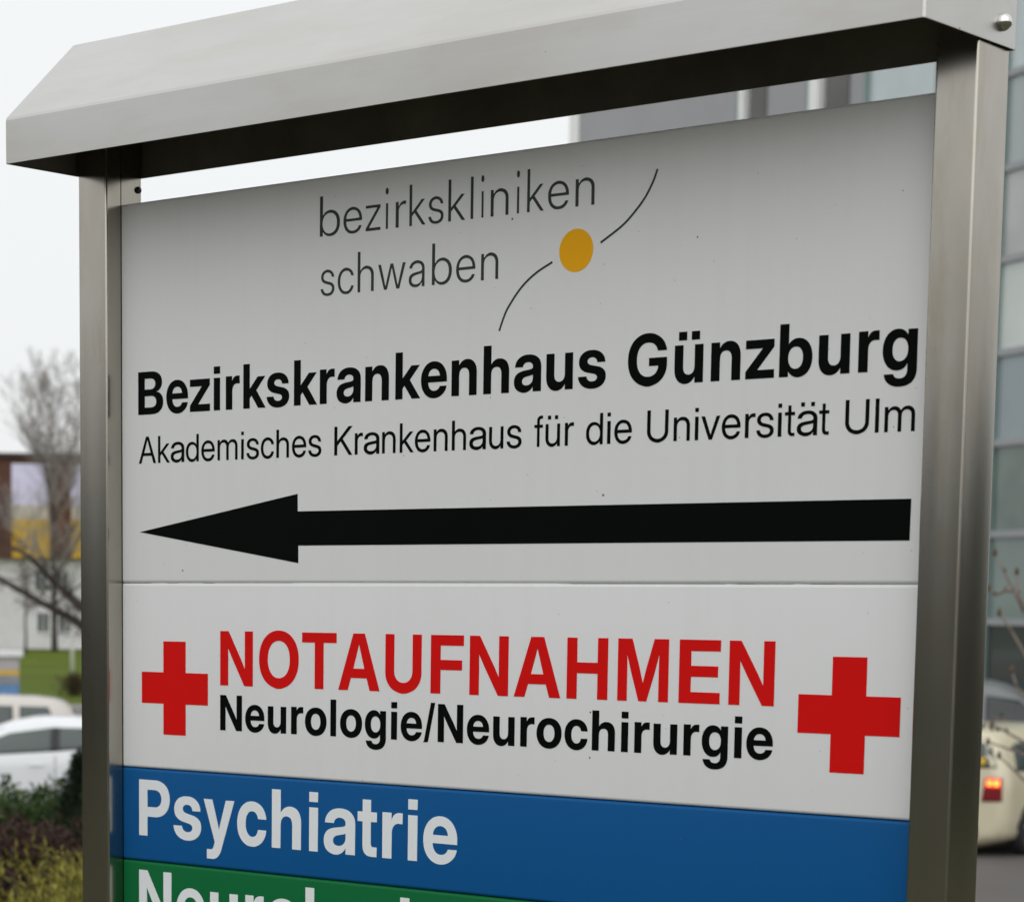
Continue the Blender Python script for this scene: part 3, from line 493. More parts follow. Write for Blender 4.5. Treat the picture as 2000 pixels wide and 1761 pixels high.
def film(name, loops, mat, parent, lift=.0005):
    """flat vinyl film on the panel face; loops are closed outlines in panel metres (x, z)"""
    cu = bpy.data.curves.new(name, 'CURVE'); cu.dimensions = '2D'; cu.fill_mode = 'BOTH'; cu.extrude = lift / 2
    for lp in loops:
        sp = cu.splines.new('POLY'); sp.points.add(len(lp) - 1); sp.use_cyclic_u = True
        for q, (x, z) in zip(sp.points, lp): q.co = (x, z, 0, 1)
    tmp = bpy.data.objects.new(name, cu); COL.objects.link(tmp)
    bpy.context.view_layer.update()
    me = bpy.data.meshes.new_from_object(tmp.evaluated_get(bpy.context.evaluated_depsgraph_get()))
    bpy.data.objects.remove(tmp); bpy.data.curves.remove(cu)
    for v in me.vertices: v.co = Vector((v.co.x, -v.co.z - lift / 2 + .00005, v.co.y))
    me.materials.clear(); me.name = name
    me.update()
    return link(name, me, mat, parent)
def word(text, st, x0, x1, zb, cap):
    pen = 0; out = []
    for ch in text:
        adv, loops = glyph(st + ch)
        out += [[(x + pen, y) for x, y in lp] for lp in loops]
        pen += adv
    xs = [x for lp in out for x, _ in lp]
    a, b = min(xs), max(xs); k = (x1 - x0) / (b - a); s = cap / 718.0
    return [[(x0 + (x - a) * k, zb + y * s) for x, y in lp] for lp in out]
film('lettering', word('Bezirkskrankenhaus', 'B', .0311, .7855, 1.8196, .0553), m_black, p_main)
film('lettering', word('Günzburg', 'B', .8157, 1.1762, 1.8187, .0553), m_black, p_main)
for t, a, b in (('Akademisches', .0320, .3560), ('Krankenhaus', .3776, .6678), ('für', .6862, .7425), ('die', .7599, .8228), ('Universität', .8435, 1.0751), ('Ulm', 1.0946, 1.1762)):
    film('lettering', word(t, 'R', a, b, 1.7563, .0348), m_black, p_main)
film('lettering', word('NOTAUFNAHMEN', 'B', .1823, 1.0176, 1.4684, .0702), m_red, p_emer)
film('lettering', word('Neurologie/Neurochirurgie', 'B', .1824, 1.0178, 1.4102, .0458), m_black, p_emer)
film('lettering', word('Psychiatrie', 'B', .0309, .5803, 1.2632, .0752), m_film, p_psy)
film('lettering', word('Neurologie', 'B', .0305, .5690, 1.1412, .0752), m_film, p_neu)
# the logo: two light words, a dot and two swung lines
ll = []
for zb, items in ((2.0215, [('b', .3514, .3840), ('e', .3900, .4197), ('z', .4259, .4490), ('i', .4571, .4616), ('r', .4732, .4889), ('k', .4946, .5193), ('s', .5240, .5468), ('k', .5542, .5795), ('l', .5877, .5914), ('i', .6032, .6072), ('n', .6174, .6432), ('i', .6551, .6592), ('k', .6704, .6941), ('e', .7002, .7294), ('n', .7388, .7649)]),
                  (1.9503, [('s', .3534, .3757), ('c', .3814, .4070), ('h', .4136, .4392), ('w', .4464, .4892), ('a', .4947, .5188), ('b', .5304, .5604), ('e', .5672, .5957), ('n', .6045, .6296)])):
    for ch, a, b in items:
        _, loops = glyph('L' + ch)
        for lp in loops:
            ll.append([(a + (b - a) * x / 1000.0, zb + (y - 8) * (.0300 / 497.0 if y < 510 else 0) + (0 if y < 510 else .0300 + (y - 505) * (.0180 / 212.0))) for x, y in lp])
logo = film('logo', ll, m_grey, p_main)
film('logo_dot', [[(.7410 + .0236*math.cos(2*PI*k/64), 1.9734 + .0238*math.sin(2*PI*k/64)) for k in range(64)]], m_orange, logo)
def stroke(pts, w):
    pts = [Vector(q) for q in pts]; cr = []
    for i in range(len(pts) - 1):
        p0, p1, p2, p3 = pts[max(i-1, 0)], pts[i], pts[i+1], pts[min(i+2, len(pts)-1)]
        for j in range(8):
            t = j / 8
            cr.append(.5 * ((2*p1) + (p2-p0)*t + (2*p0-5*p1+4*p2-p3)*t*t + (3*p1-p0-3*p2+p3)*t**3))
    cr.append(pts[-1]); a, b = [], []
    for i, q in enumerate(cr):
        d = (cr[min(i+1, len(cr)-1)] - cr[max(i-1, 0)]).normalized(); n_ = Vector((-d.y, d.x)) * w / 2
        a.append(tuple(q + n_)); b.append(tuple(q - n_))
    return a + b[::-1]
film('logo_line', [stroke([(.7077, 1.9630), (.6840, 1.9523), (.6636, 1.9377), (.6462, 1.9181), (.6389, 1.9058), (.6326, 1.8909)], .0024)], m_grey, logo)
film('logo_line', [stroke([(.8495, 2.0517), (.8442, 2.0391), (.8337, 2.0226), (.8191, 2.0074), (.8028, 1.9944), (.7747, 1.9790)], .0024)], m_grey, logo)
film('arrow', [[(.0336, 1.6668), (.3165, 1.7109), (.3169, 1.6892), (1.1753, 1.6875), (1.1749, 1.6448), (.3181, 1.6468), (.3183, 1.6250)]], m_black, p_main)
for cx in (.0982, 1.1098):
    h_, a_ = .0616, .0207
    film('cross', [[(cx+u*h_ if abs(u) == 1 else cx+u, 1.4619+v) for u, v in ((-a_, h_), (a_, h_), (a_, a_), (1, a_), (1, -a_), (a_, -a_), (a_, -h_), (-a_, -h_), (-a_, -a_), (-1, -a_), (-1, a_), (-a_, a_))]], m_red, p_emer)
# ------------------------------------------------------------ clinic building on the right
m_panelw = plain('grey_metal_cladding', (0.30, 0.303, 0.315), 0.45, 0.0, 0.05, 0.6, 0.5)
m_whitef = plain('white_aluminium', (0.84, 0.85, 0.84), 0.4, 0.0, 0.04, 1.0)
m_darkc = plain('dark_grey_column', (0.115, 0.115, 0.108), 0.6, 0.0, 0.12, 1.2)
m_teal = plain('sea_green_glazing_bar', (0.20, 0.27, 0.26), 0.4, 0.0, 0.05, 1.0)
m_bar = plain('grey_glazing_bar', (0.30, 0.31, 0.32), 0.4, 0.0, 0.05, 1.0)
def glassmat(name, col, stripe=0.0, rough=0.08, var=0.10):
    m, nt, p = nodes(name)
    f = noise(nt, 0.55, 4)
    c = ramp(nt, f, [(0.3, tuple(x*(1-var) for x in col)), (0.7, tuple(min(1, x*(1+var)) for x in col))])
    if stripe:
        tc = nt.nodes.new('ShaderNodeTexCoord'); w = nt.nodes.new('ShaderNodeTexWave'); w.bands_direction = 'X'; w.inputs['Scale'].default_value = 2.2
        w.inputs['Distortion'].default_value = 0.3
        nt.links.new(tc.outputs['Object'], w.inputs['Vector'])
        c = mixc(nt, mrange(nt, w.outputs['Fac'], 0.0, stripe), c, tuple(x*0.6 for x in col))
    nt.links.new(c, p.inputs['Base Color'])
    p.inputs['Roughness'].default_value = rough; p.inputs['Specular IOR Level'].default_value = 0.55
    return m
bld = empty('clinic_building', (-17.99, 38.82, 0), math.radians(-30.2))
tag(bld, 'tall glass fronted clinic building with dark columns and glazing bars rising behind the right post', 'building')
BZ0, BZ1 = LOT - .1, 16.6
mb = MB(); mb.box(-20.0, 11.0, .55, 15.0, BZ0, BZ1); mb.build('wall', plain('dark_interior_wall', (0.10, 0.11, 0.11), 0.8), bld)
mb = MB(); mb.box(-20.2, 11.2, -.12, 15.2, BZ1 + .003, BZ1 + .45); mb.build('roof', m_whitef, bld, bevel=.03)
mb = MB(); mb.box(-20.06, -19.55, -.06, .548, BZ0, BZ1); mb.build('corner_strip', m_whitef, bld, bevel=.05)
for i in range(4):
    z0 = BZ0 + i * 5.2
    mb = MB(); mb.box(-19.547, -11.26, 0, .545, z0 + .01, min(BZ1, z0 + 5.18)); mb.build('wall_panel', m_panelw, bld, bevel=.01)
for xb, xw, xd0, xd1 in ((-11.22, -11.02, -10.66, -9.95), (-8.16, -7.98, -7.44, -6.54)):
    mb = MB(); mb.box(xb, xw - .003, -.06, .54, BZ0, BZ1); mb.build('glazing_bar', m_teal, bld)
    mb = MB(); mb.box(xw, xd0 - .16, -.10, .54, BZ0, BZ1); mb.build('white_strip', m_whitef, bld, bevel=.02)
    mb = MB(); mb.box(xd0 - .157, xd0, .12, .54, BZ0, BZ1); mb.box(xd0 + .003, xd1, -.02, .54, BZ0, BZ1); mb.build('column', m_darkc, bld, bevel=.02)
for a, b in ((-9.947, -8.163), (-6.537, -5.82)):
    for i in range(4):
        z0 = BZ0 + i * 5.2
        mb = MB(); mb.box(a, b, .02, .54, z0 + .01, min(BZ1, z0 + 5.18)); mb.build('wall_panel', m_panelw, bld, bevel=.01)
rows = [BZ0 + .1, .05, 1.35, 2.89, 4.48, 6.04, 7.64, 9.2, 10.8, 12.4, 14.0, 15.6, BZ1]
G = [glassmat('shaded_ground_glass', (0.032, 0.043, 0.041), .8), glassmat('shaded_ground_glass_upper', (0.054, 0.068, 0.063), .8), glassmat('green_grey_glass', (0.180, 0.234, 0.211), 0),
     glassmat('deep_green_glass', (0.126, 0.171, 0.149), 0, .08, .35), glassmat('blue_grey_glass', (0.288, 0.351, 0.369), .5), glassmat('pale_green_blind', (0.540, 0.594, 0.562), 0),
     glassmat('silver_blind', (0.432, 0.450, 0.441), 0, .15, .2), glassmat('striped_silver_blind', (0.396, 0.450, 0.455), .5), glassmat('pale_blue_glass', (0.504, 0.576, 0.581), 0)]
bars = [-5.81, -3.2, -1.0, 1.4, 3.8, 6.2, 8.6, 11.0]
for xa in bars:
    mb = MB(); mb.box(xa - .1, xa + .02, -.05, .53, BZ0, BZ1); mb.build('glazing_bar', m_teal, bld)
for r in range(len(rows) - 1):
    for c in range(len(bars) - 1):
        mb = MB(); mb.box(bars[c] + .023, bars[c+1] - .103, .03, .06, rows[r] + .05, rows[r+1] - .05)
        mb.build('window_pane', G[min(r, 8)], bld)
for z in rows[1:-1]:
    mb = MB(); mb.box(-5.78, 11.0, -.03, .025, z - .06, z + .06); mb.build('transom', m_bar, bld)

# ------------------------------------------------------------ far building with coloured panels
m_rend = plain('white_render', (0.70, 0.69, 0.70), 0.85, var=0.06, scale=1.0)
m_brown, nt, p = nodes('brown_timber_cladding')
fb = noise(nt, 0.5, 5, stretch=(1, 1, .3))
nt.links.new(ramp(nt, fb, [(0.3, (0.055, 0.024, 0.015)), (0.52, (0.12, 0.045, 0.024)), (0.72, (0.24, 0.082, 0.034))]), p.inputs['Base Color']); p.inputs['Roughness'].default_value = .7
m_lav = plain('lavender_panel_paint', (0.74, 0.71, 0.93), 0.6, var=0.08, scale=0.6)
m_sand = plain('sand_panel_paint', (0.60, 0.54, 0.45), 0.6, var=0.06)
m_yel = plain('yellow_panel_paint', (0.72, 0.44, 0.020), 0.6, var=0.14, scale=0.7)
m_wind = glassmat('dark_window_glass', (0.10, 0.115, 0.12), 0)
ofs = polar(-46.6, 165, 0)
far = empty('far_building', ofs, math.radians(46.6))
tag(far, 'long white building with brown upper floor and lavender and yellow panels, far behind parked cars', 'building')
def fx(az): return 165 * math.tan(math.radians(az + 46.6))      # bearing to metres along the front
FB, FM, FT = -1.56, 4.27, 10.6
mb = MB(); mb.box(-16, 12, 0, 13, FB, FM); mb.build('lower_wall', m_rend, far)
mb = MB(); mb.box(-16.3, 12.3, -.55, 13.3, FM + .003, FT); mb.build('upper_wall', m_brown, far)
mb = MB(); mb.box(-16.6, 12.6, -.85, 13.6, FT + .003, FT + .28); mb.build('roof', plain('dark_roof_edge', (0.05, 0.035, 0.03), .7), far, bevel=.03)
xs = [fx(-51.9), fx(-50.2), fx(-48.69), fx(-47.38), fx(-45.6), fx(-44.2)]
for i, x in enumerate(xs):
    if x < -15.5: continue
    w = 2.35 if i == 2 else 2.1
    pn = empty('cladding_panel', (x + w/2, -.553, 0)); pn.parent = far
    for nm, z0, z1, mt in (('lavender_field', 7.62, 10.22, m_lav), ('sand_field', 6.72, 7.615, m_sand), ('yellow_field', 4.32, 6.715, m_yel)):
        mb = MB(); mb.box(-w/2, w/2, -.06, 0, z0, z1); mb.build(nm, mt, pn)
def window(x, z0, z1, w, mf=m_whitef):
    o = MB().box(x - w/2, x + w/2, -.03, -.002, z0, z1).build('window', m_wind, far)
    mb = MB(); t = .07
    mb.box(x-w/2-t, x-w/2, -.05, 0, z0, z1); mb.box(x+w/2, x+w/2+t, -.05, 0, z0, z1); mb.box(x-w/2-t, x+w/2+t, -.055, 0, z1, z1+t); mb.box(x-w/2-t, x+w/2+t, -.09, 0, z0-t, z0); mb.box(x-.03, x+.03, -.045, -.032, z0, z1)
    mb.build('frame', mf, o)
for az in (-51.2, -50.35, -49.5, -48.03, -47.55, -46.7, -45.9, -45.1, -44.3):
    window(fx(az), -.42, .82, .72)
    window(fx(az) - .12, 2.35, 3.5, .72)
window(fx(-47.53), 6.0, 7.2, .6)

# ------------------------------------------------------------ cars
m_tyre = plain('tyre_rubber', (0.018, 0.018, 0.019), 0.85, var=0.2, scale=20)
m_rim = plain('alloy_rim', (0.5, 0.5, 0.5), 0.35, 0.9, 0.05)
m_blackp = plain('black_plastic', (0.018, 0.018, 0.018), 0.6, var=0.15)
m_cglass = glassmat('car_window_glass', (0.065, 0.085, 0.080), 0, 0.04, .3)
m_seat = plain('pale_headrest_cloth', (0.16, 0.19, 0.17), .8)
def paint(name, col):
    m, nt, p = nodes(name)
    f = noise(nt, 2.0, 4)
    nt.links.new(ramp(nt, f, [(0.3, tuple(x*.95 for x in col)), (0.7, col)]), p.inputs['Base Color'])
    p.inputs['Roughness'].default_value = 0.28; p.inputs['Coat Weight'].default_value = 0.6; p.inputs['Coat Roughness'].default_value = 0.06
    return m
def lamp_mat(name, col, glow=0.0):
    m, nt, p = nodes(name)
    p.inputs['Base Color'].default_value = (*col, 1); p.inputs['Roughness'].default_value = .15; p.inputs['Coat Weight'].default_value = .5
    if glow:
        p.inputs['Emission Color'].default_value = (*col, 1); p.inputs['Emission Strength'].default_value = glow
    return m
m_lens = lamp_mat('red_lamp_lens', (0.20, 0.008, 0.014)); m_white_l = lamp_mat('clear_lamp_lens', (0.6, 0.62, 0.62))
m_brake = lamp_mat('lit_brake_lens', (0.95, 0.06, 0.035), 0.9); m_bulb = lamp_mat('lit_bulb', (1.0, 0.36, 0.05), 2.2)

def lerp(xs, ys, x):
    if x <= xs[0]: return ys[0]
    for i in range(len(xs) - 1):
        if x <= xs[i+1]:
            t = (x - xs[i]) / (xs[i+1] - xs[i]); return ys[i] + (ys[i+1] - ys[i]) * t
    return ys[-1]

def make_car(name, label, cat, loc, rz, spec, mat, group=None):
    """x forward, y left, z up; spec stations run from the rear to the front"""
    root = empty(name, loc, rz); tag(root, label, cat, group)
    S = spec['st']                     # (x, bottom, belt, top, half width belt, half width top)
    bm = bmesh.new(); rings_ = []
    for x, zb, zl, zt, wb, wt_ in S:
        pr = [(wb*.90, zb), (wb*.975, zb+.10), (wb*1.0, zb + (zl-zb)*.55), (wb*.985, zl), (wt_ + (wb*.985-wt_)*.45, zl + (zt-zl)*.52), (wt_, zt - min(.09, (zt-zl)*.25)), (wt_*.82, zt - .012), (wt_*.4, zt + .012), (0, zt + .018)]
        ring = [(y, z) for y, z in pr] + [(-y, z) for y, z in pr[-2::-1]]
        rings_.append([bm.verts.new((x, y, z)) for y, z in ring])
    n = len(rings_[0])
    for i in range(len(rings_) - 1):
        for k in range(n - 1): bm.faces.new((rings_[i][k], rings_[i+1][k], rings_[i+1][k+1], rings_[i][k+1]))
        bm.faces.new((rings_[i][n-1], rings_[i+1][n-1], rings_[i+1][0], rings_[i][0]))
    bm.faces.new(rings_[0]); bm.faces.new(rings_[-1][::-1])
    bmesh.ops.recalc_face_normals(bm, faces=bm.faces[:])
    bmesh.ops.subdivide_edges(bm, edges=bm.edges[:], cuts=1, use_grid_fill=True, smooth=0.6)
    me = bpy.data.meshes.new('body'); bm.to_mesh(me)
    tree = BVHTree.FromBMesh(bm); bm.free()
    body = link('body', me, mat, root, True)
    glass = spec.get('glass', m_cglass)
    def patch(nm, corners, axis, mt, parent=None, lift=.006, nu=12, nv=6, back=None):
        """lay a panel on the bodywork: corners in the plane seen along the axis"""
        c = [Vector(q) for q in corners]; mb = MB(); vs = []; ok = []
        for j in range(nv + 1):
            for i in range(nu + 1):
                u, v = i / nu, j / nv
                q = (c[0]*(1-u) + c[1]*u)*(1-v) + (c[3]*(1-u) + c[2]*u)*v
                if axis == 'L': o, d = Vector((q.x, 3, q.y)), Vector((0, -1, 0))
                elif axis == 'R': o, d = Vector((q.x, -3, q.y)), Vector((0, 1, 0))
                elif axis == 'B': o, d = Vector((-6, q.x, q.y)), Vector((1, 0, 0))
                else: o, d = Vector((6, q.x, q.y)), Vector((-1, 0, 0))
                h, nn, _, _ = tree.ray_cast(o, d)
                if h is None: ok.append(False); vs.append((0, 0, 0)); continue
                ok.append(True); vs.append(tuple(h - d * lift))
        fs = []
        for j in range(nv):
            for i in range(nu):
                f = (j*(nu+1)+i, j*(nu+1)+i+1, (j+1)*(nu+1)+i+1, (j+1)*(nu+1)+i)
                if all(ok[t] for t in f): fs.append(f)
        mb.add(vs, fs); o = mb.build(nm, mt, parent or root, smooth=True)
        md = o.modifiers.new('s', 'SOLIDIFY'); md.thickness = .004
        return o
    for q in spec['side']:
        for s in 'LR':
            o = patch('side_window', q, s, glass)
    for a, q in spec['ends']: patch('rear_window' if a == 'B' else 'windscreen', q, a, glass)
    for q in spec.get('trims', []):
        for s in 'LR': patch('pillar_trim', q, s, m_blackp, lift=.009)
    for x in spec.get('seams', []):
        for s in 'LR': patch('door_seam', [(x-.006, .30), (x+.006, .30), (x+.006, spec['belt'](x)-.02), (x-.006, spec['belt'](x)-.02)], s, m_blackp, lift=.002, nu=1, nv=8)
    for x in spec.get('handles', []):
        for s in (1, -1):
            y = S[len(S)//2][4] * s; z = spec['belt'](x) - .13
            mb = MB(); mb.box(x-.10, x+.10, y - .012, y + .03*1, z-.018, z+.018) if s > 0 else mb.box(x-.10, x+.10, y-.03, y+.012, z-.018, z+.018)
            mb.build('door_handle', mat, root, bevel=.012, seg=2)
    for x in spec['wheels']:
        for s in (1, -1):
            y = spec['track'] * s; R = spec['r']
            vs = []; mb = MB()
            c = [(x + (R+.055)*math.cos(2*PI*k/28), R + (R+.055)*math.sin(2*PI*k/28)) for k in range(28)]
            pts = []
            for (u, v) in [(x, R)] + c:
                h, _, _, _ = tree.ray_cast(Vector((u, 3*s, max(v, S[0][1]+.02))), Vector((0, -s, 0)))
                pts.append((u, (h.y if h else y) + .004*s, max(v, S[0][1]-.01)))
            mb.add(pts, [(0, 1+k, 1+(k+1) % 28) for k in range(28)]); mb.build('wheel_arch', m_blackp, root)
            w = MB(); yo = y + .055*s
            w.lathe([(R*.62, yo-.20*s), (R*.93, yo-.20*s), (R, yo-.16*s), (R, yo-.04*s), (R*.94, yo-.005*s), (R*.68, yo), (R*.62, yo-.02*s)], 32, 'y', (x, 0, R)); wo = w.build('wheel', m_tyre, root, smooth=True)
            w = MB(); w.lathe([(R*.64, yo-.15*s), (R*.64, yo-.012*s), (R*.58, yo-.02*s), (R*.57, yo-.07*s), (.05, yo-.05*s), (.045, yo-.025*s), (.001, yo-.022*s)], 28, 'y', (x, 0, R))
            for k in range(5):
                a = 2*PI*k/5 + .3
                w.tube([(x + .04*math.cos(a), yo-.04*s, R + .04*math.sin(a)), (x + R*.6*math.cos(a), yo-.028*s, R + R*.6*math.sin(a))], [.03, .024], 6)
            w.build('rim', m_rim, wo, smooth=True)
    for nm, q, a, mt in spec.get('lamps', []):
        patch(nm, q, a, mt, lift=.010)
    for s in (1, -1):
        x, z = spec['mirror']; y = S[len(S)//2][4]*s
        mb = MB(); mb.lathe([(.001, y-.02*s), (.03, y), (.075, y+.07*s), (.085, y+.13*s), (.05, y+.18*s), (.001, y+.185*s)], 12, 'y', (x, 0, z)); mb.build('wing_mirror', mat, root, smooth=True)
    for x, s in ((S[0][0], -1), (S[-1][0], 1)):
        mb = MB(); mb.box(x-.03 if s < 0 else x-.05, x+.05 if s < 0 else x+.03, -.55, .55, .26, .40); mb.build('bumper_grille', m_blackp, root, bevel=.02)
        mb = MB(); mb.box(x-.045*1 if s < 0 else x+.03, x-.03 if s < 0 else x+.045, -.26, .26, .50, .61); mb.build('number_plate', m_film, root, bevel=.004)
    return root, patch, body

def hatch_spec(L=4.05, H=1.47, W=.86, hood=.98, van=0.0):
    r, f = -L/2, L/2
    st = [(r, .34, .80, 1.00, W*.86, W*.72), (r+.12, .26, .93, 1.16+van*.3, W*.95, W*.72), (r+.42, .22, .98, H-.13+van*.10, W*.99, W*.70), (r+.85, .20, .98, H-.035, W, W*.70),
          (r+1.40, .20, .96, H, W, W*.71), (r+2.00, .20, .93, H-.075, W, W*.70), (r+2.50, .20, .92, H-.26, W, W*.69), (r+3.05, .20, .90, hood+.07, W*.995, W*.74), (r+3.45, .21, .84, hood-.04, W*.97, W*.76), (f-.22, .24, .74, hood-.16, W*.90, W*.70), (f, .32, .60, .70, W*.74, W*.60)]
    return dict(st=st, wheels=(r+.72, f-.78), track=W-.03, r=.31)

white_sp = hatch_spec()
r = -4.05/2
white_sp.update(belt=lambda x: 1.02 - .055*(x - r), side=[[(r+.42, 1.075), (r+1.30, 1.00), (r+1.30, 1.335), (r+.72, 1.325)], [(r+1.38, .995), (r+2.92, .905), (r+2.00, 1.255), (r+1.38, 1.338)]],
    ends=[('B', [(-.62, 1.02), (.62, 1.02), (.52, 1.30), (-.52, 1.30)]), ('F', [(-.66, 1.03), (.66, 1.03), (.54, 1.33), (-.54, 1.33)])], trims=[[(r+1.29, 1.0), (r+1.39, .995), (r+1.39, 1.336), (r+1.29, 1.336)]], seams=[r+1.34, r+2.75], handles=[r+1.62],
    mirror=(r+2.62, .98), lamps=[('tail_lamp', [(.48, .78), (.74, .80), (.66, 1.02), (.52, .98)], 'B', m_lens), ('tail_lamp', [(-.74, .80), (-.48, .78), (-.52, .98), (-.66, 1.02)], 'B', m_lens), ('headlight', [(.35, .60), (.70, .64), (.64, .76), (.34, .70)], 'F', m_white_l), ('headlight', [(-.70, .64), (-.35, .60), (-.34, .70), (-.64, .76)], 'F', m_white_l)])
m_carw = paint('white_car_paint', (0.78, 0.80, 0.82))
def heading(az): return math.radians(90 - az)
h1 = heading(-47.7 - 90 + 3)
c1 = polar(-47.72, 37.9, LOT + .008) + Vector((math.cos(h1), math.sin(h1), 0)) * .68
make_car('parked_car', 'white hatchback parked nearest behind the shrubs left of the sign', 'car', c1, h1, white_sp, m_carw, 'cars parked left of the sign')

est = hatch_spec(4.5, 1.58, .88, 1.02, .2)
r2 = -4.5/2
est['st'] = [(r2, .34, .85, 1.20, .78, .66), (r2+.10, .26, .97, 1.40, .85, .64), (r2+.38, .22, 1.0, 1.525, .87, .64), (r2+1.0, .20, 1.0, 1.565, .88, .65), (r2+1.8, .20, .98, 1.58, .88, .66), (r2+2.5, .20, .96, 1.54, .88, .65), (r2+3.0, .20, .95, 1.36, .88, .65), (r2+3.5, .20, .93, 1.06, .87, .68), (r2+3.9, .21, .86, .97, .85, .68), (r2+4.3, .24, .76, .82, .79, .62), (r2+4.5, .32, .6, .70, .66, .52)]
est.update(belt=lambda x: 1.03 - .03*(x-r2), side=[[(r2+.30, 1.10), (r2+.95, 1.06), (r2+.95, 1.43), (r2+.48, 1.42)], [(r2+1.06, 1.05), (r2+1.95, 1.02), (r2+1.95, 1.45), (r2+1.06, 1.435)], [(r2+2.03, 1.02), (r2+3.35, .97), (r2+2.6, 1.39), (r2+2.03, 1.45)]],
    ends=[('B', [(-.60, 1.08), (.60, 1.08), (.54, 1.42), (-.54, 1.42)]), ('F', [(-.66, 1.08), (.66, 1.08), (.54, 1.44), (-.54, 1.44)])], seams=[r2+1.0, r2+2.0, r2+3.1], handles=[r2+1.3, r2+2.3], mirror=(r2+3.05, 1.02),
    lamps=[('tail_lamp', [(.56, .80), (.76, .80), (.70, 1.15), (.58, 1.15)], 'B', m_lens), ('tail_lamp', [(-.76, .80), (-.56, .80), (-.58, 1.15), (-.70, 1.15)], 'B', m_lens)])
m_beige = paint('pale_beige_car_paint', (0.60, 0.555, 0.51))
c2 = polar(-47.33, 43.2, LOT + .008); hd2 = heading(-47.3 - 90)
c2 = c2 + Vector((math.cos(hd2), math.sin(hd2), 0)) * 2.22
make_car('parked_car', 'pale beige estate car parked in the row behind the white hatchback', 'car', c2, hd2, est, m_beige, 'cars parked left of the sign')

# taxi on the right
L3, H3 = 4.4, 1.68; r3 = -L3/2
taxi = dict(st=[(r3, .36, .92, 1.22, .80, .66), (r3+.06, .26, 1.02, 1.50, .88, .68), (r3+.30, .22, 1.03, 1.60, .895, .69), (r3+1.0, .20, 1.02, 1.635, .90, .70), (r3+1.8, .20, 1.0, 1.64, .90, .70), (r3+2.5, .20, .99, 1.59, .90, .69), (r3+3.0, .20, .98, 1.40, .90, .68), (r3+3.5, .20, .95, 1.10, .89, .72), (r3+3.85, .21, .88, 1.0, .87, .70), (r3+4.2, .24, .76, .84, .80, .64), (r3+4.4, .32, .6, .72, .68, .54)],
    wheels=(r3+.80, r3+3.50), track=.87, r=.32, belt=lambda x: 1.05 - .02*(x-r3),
    side=[[(r3+.38, 1.10), (r3+1.08, 1.08), (r3+1.08, 1.47), (r3+.52, 1.45)], [(r3+1.18, 1.08), (r3+2.05, 1.05), (r3+2.05, 1.49), (r3+1.18, 1.48)], [(r3+2.13, 1.05), (r3+3.40, 1.0), (r3+2.62, 1.43), (r3+2.13, 1.49)]],
    ends=[('B', [(-.77, 1.15), (.77, 1.15), (.64, 1.53), (-.64, 1.53)]), ('F', [(-.68, 1.1), (.68, 1.1), (.56, 1.5), (-.56, 1.5)])], seams=[r3+1.13, r3+2.09, r3+3.1], handles=[r3+1.4, r3+2.35], mirror=(r3+3.1, 1.04), lamps=[])
m_taxi = paint('light_ivory_car_paint', (0.66, 0.60, 0.43))
hd3 = heading(-26.9 + 25)
corner = polar(-26.62, 33.2, LOT + .008)
fwd = Vector((math.cos(hd3), math.sin(hd3), 0)); left = Vector((-fwd.y, fwd.x, 0))
c3 = corner - fwd * r3 + left * .86
tx, tpatch, tbody = make_car('taxi', 'light ivory people carrier with its red brake lights lit, driving off right of the sign', 'car', c3, hd3, taxi, m_taxi)
for s in (1, -1):
    q = [(s*.585, .72), (s*.858, .73), (s*.85, 1.03), (s*.63, 1.03)]
    lamp = tpatch('tail_lamp', q, 'B', m_lens, lift=.012)
    tpatch('lit_section', [(s*.632, .905), (s*.838, .905), (s*.83, 1.02), (s*.645, 1.02)], 'B', m_brake, lamp, lift=.016)
    for u in (.695, .785):
        cx_ = s*u
        tpatch('bulb', [(cx_-.030, .93), (cx_+.030, .93), (cx_+.030, .99), (cx_-.030, .99)], 'B', m_bulb, lamp, lift=.020, nu=4, nv=4)
tpatch('window_sticker', [(-.62, 1.19), (-.53, 1.19), (-.53, 1.28), (-.62, 1.28)], 'B', m_yel, lift=.014)

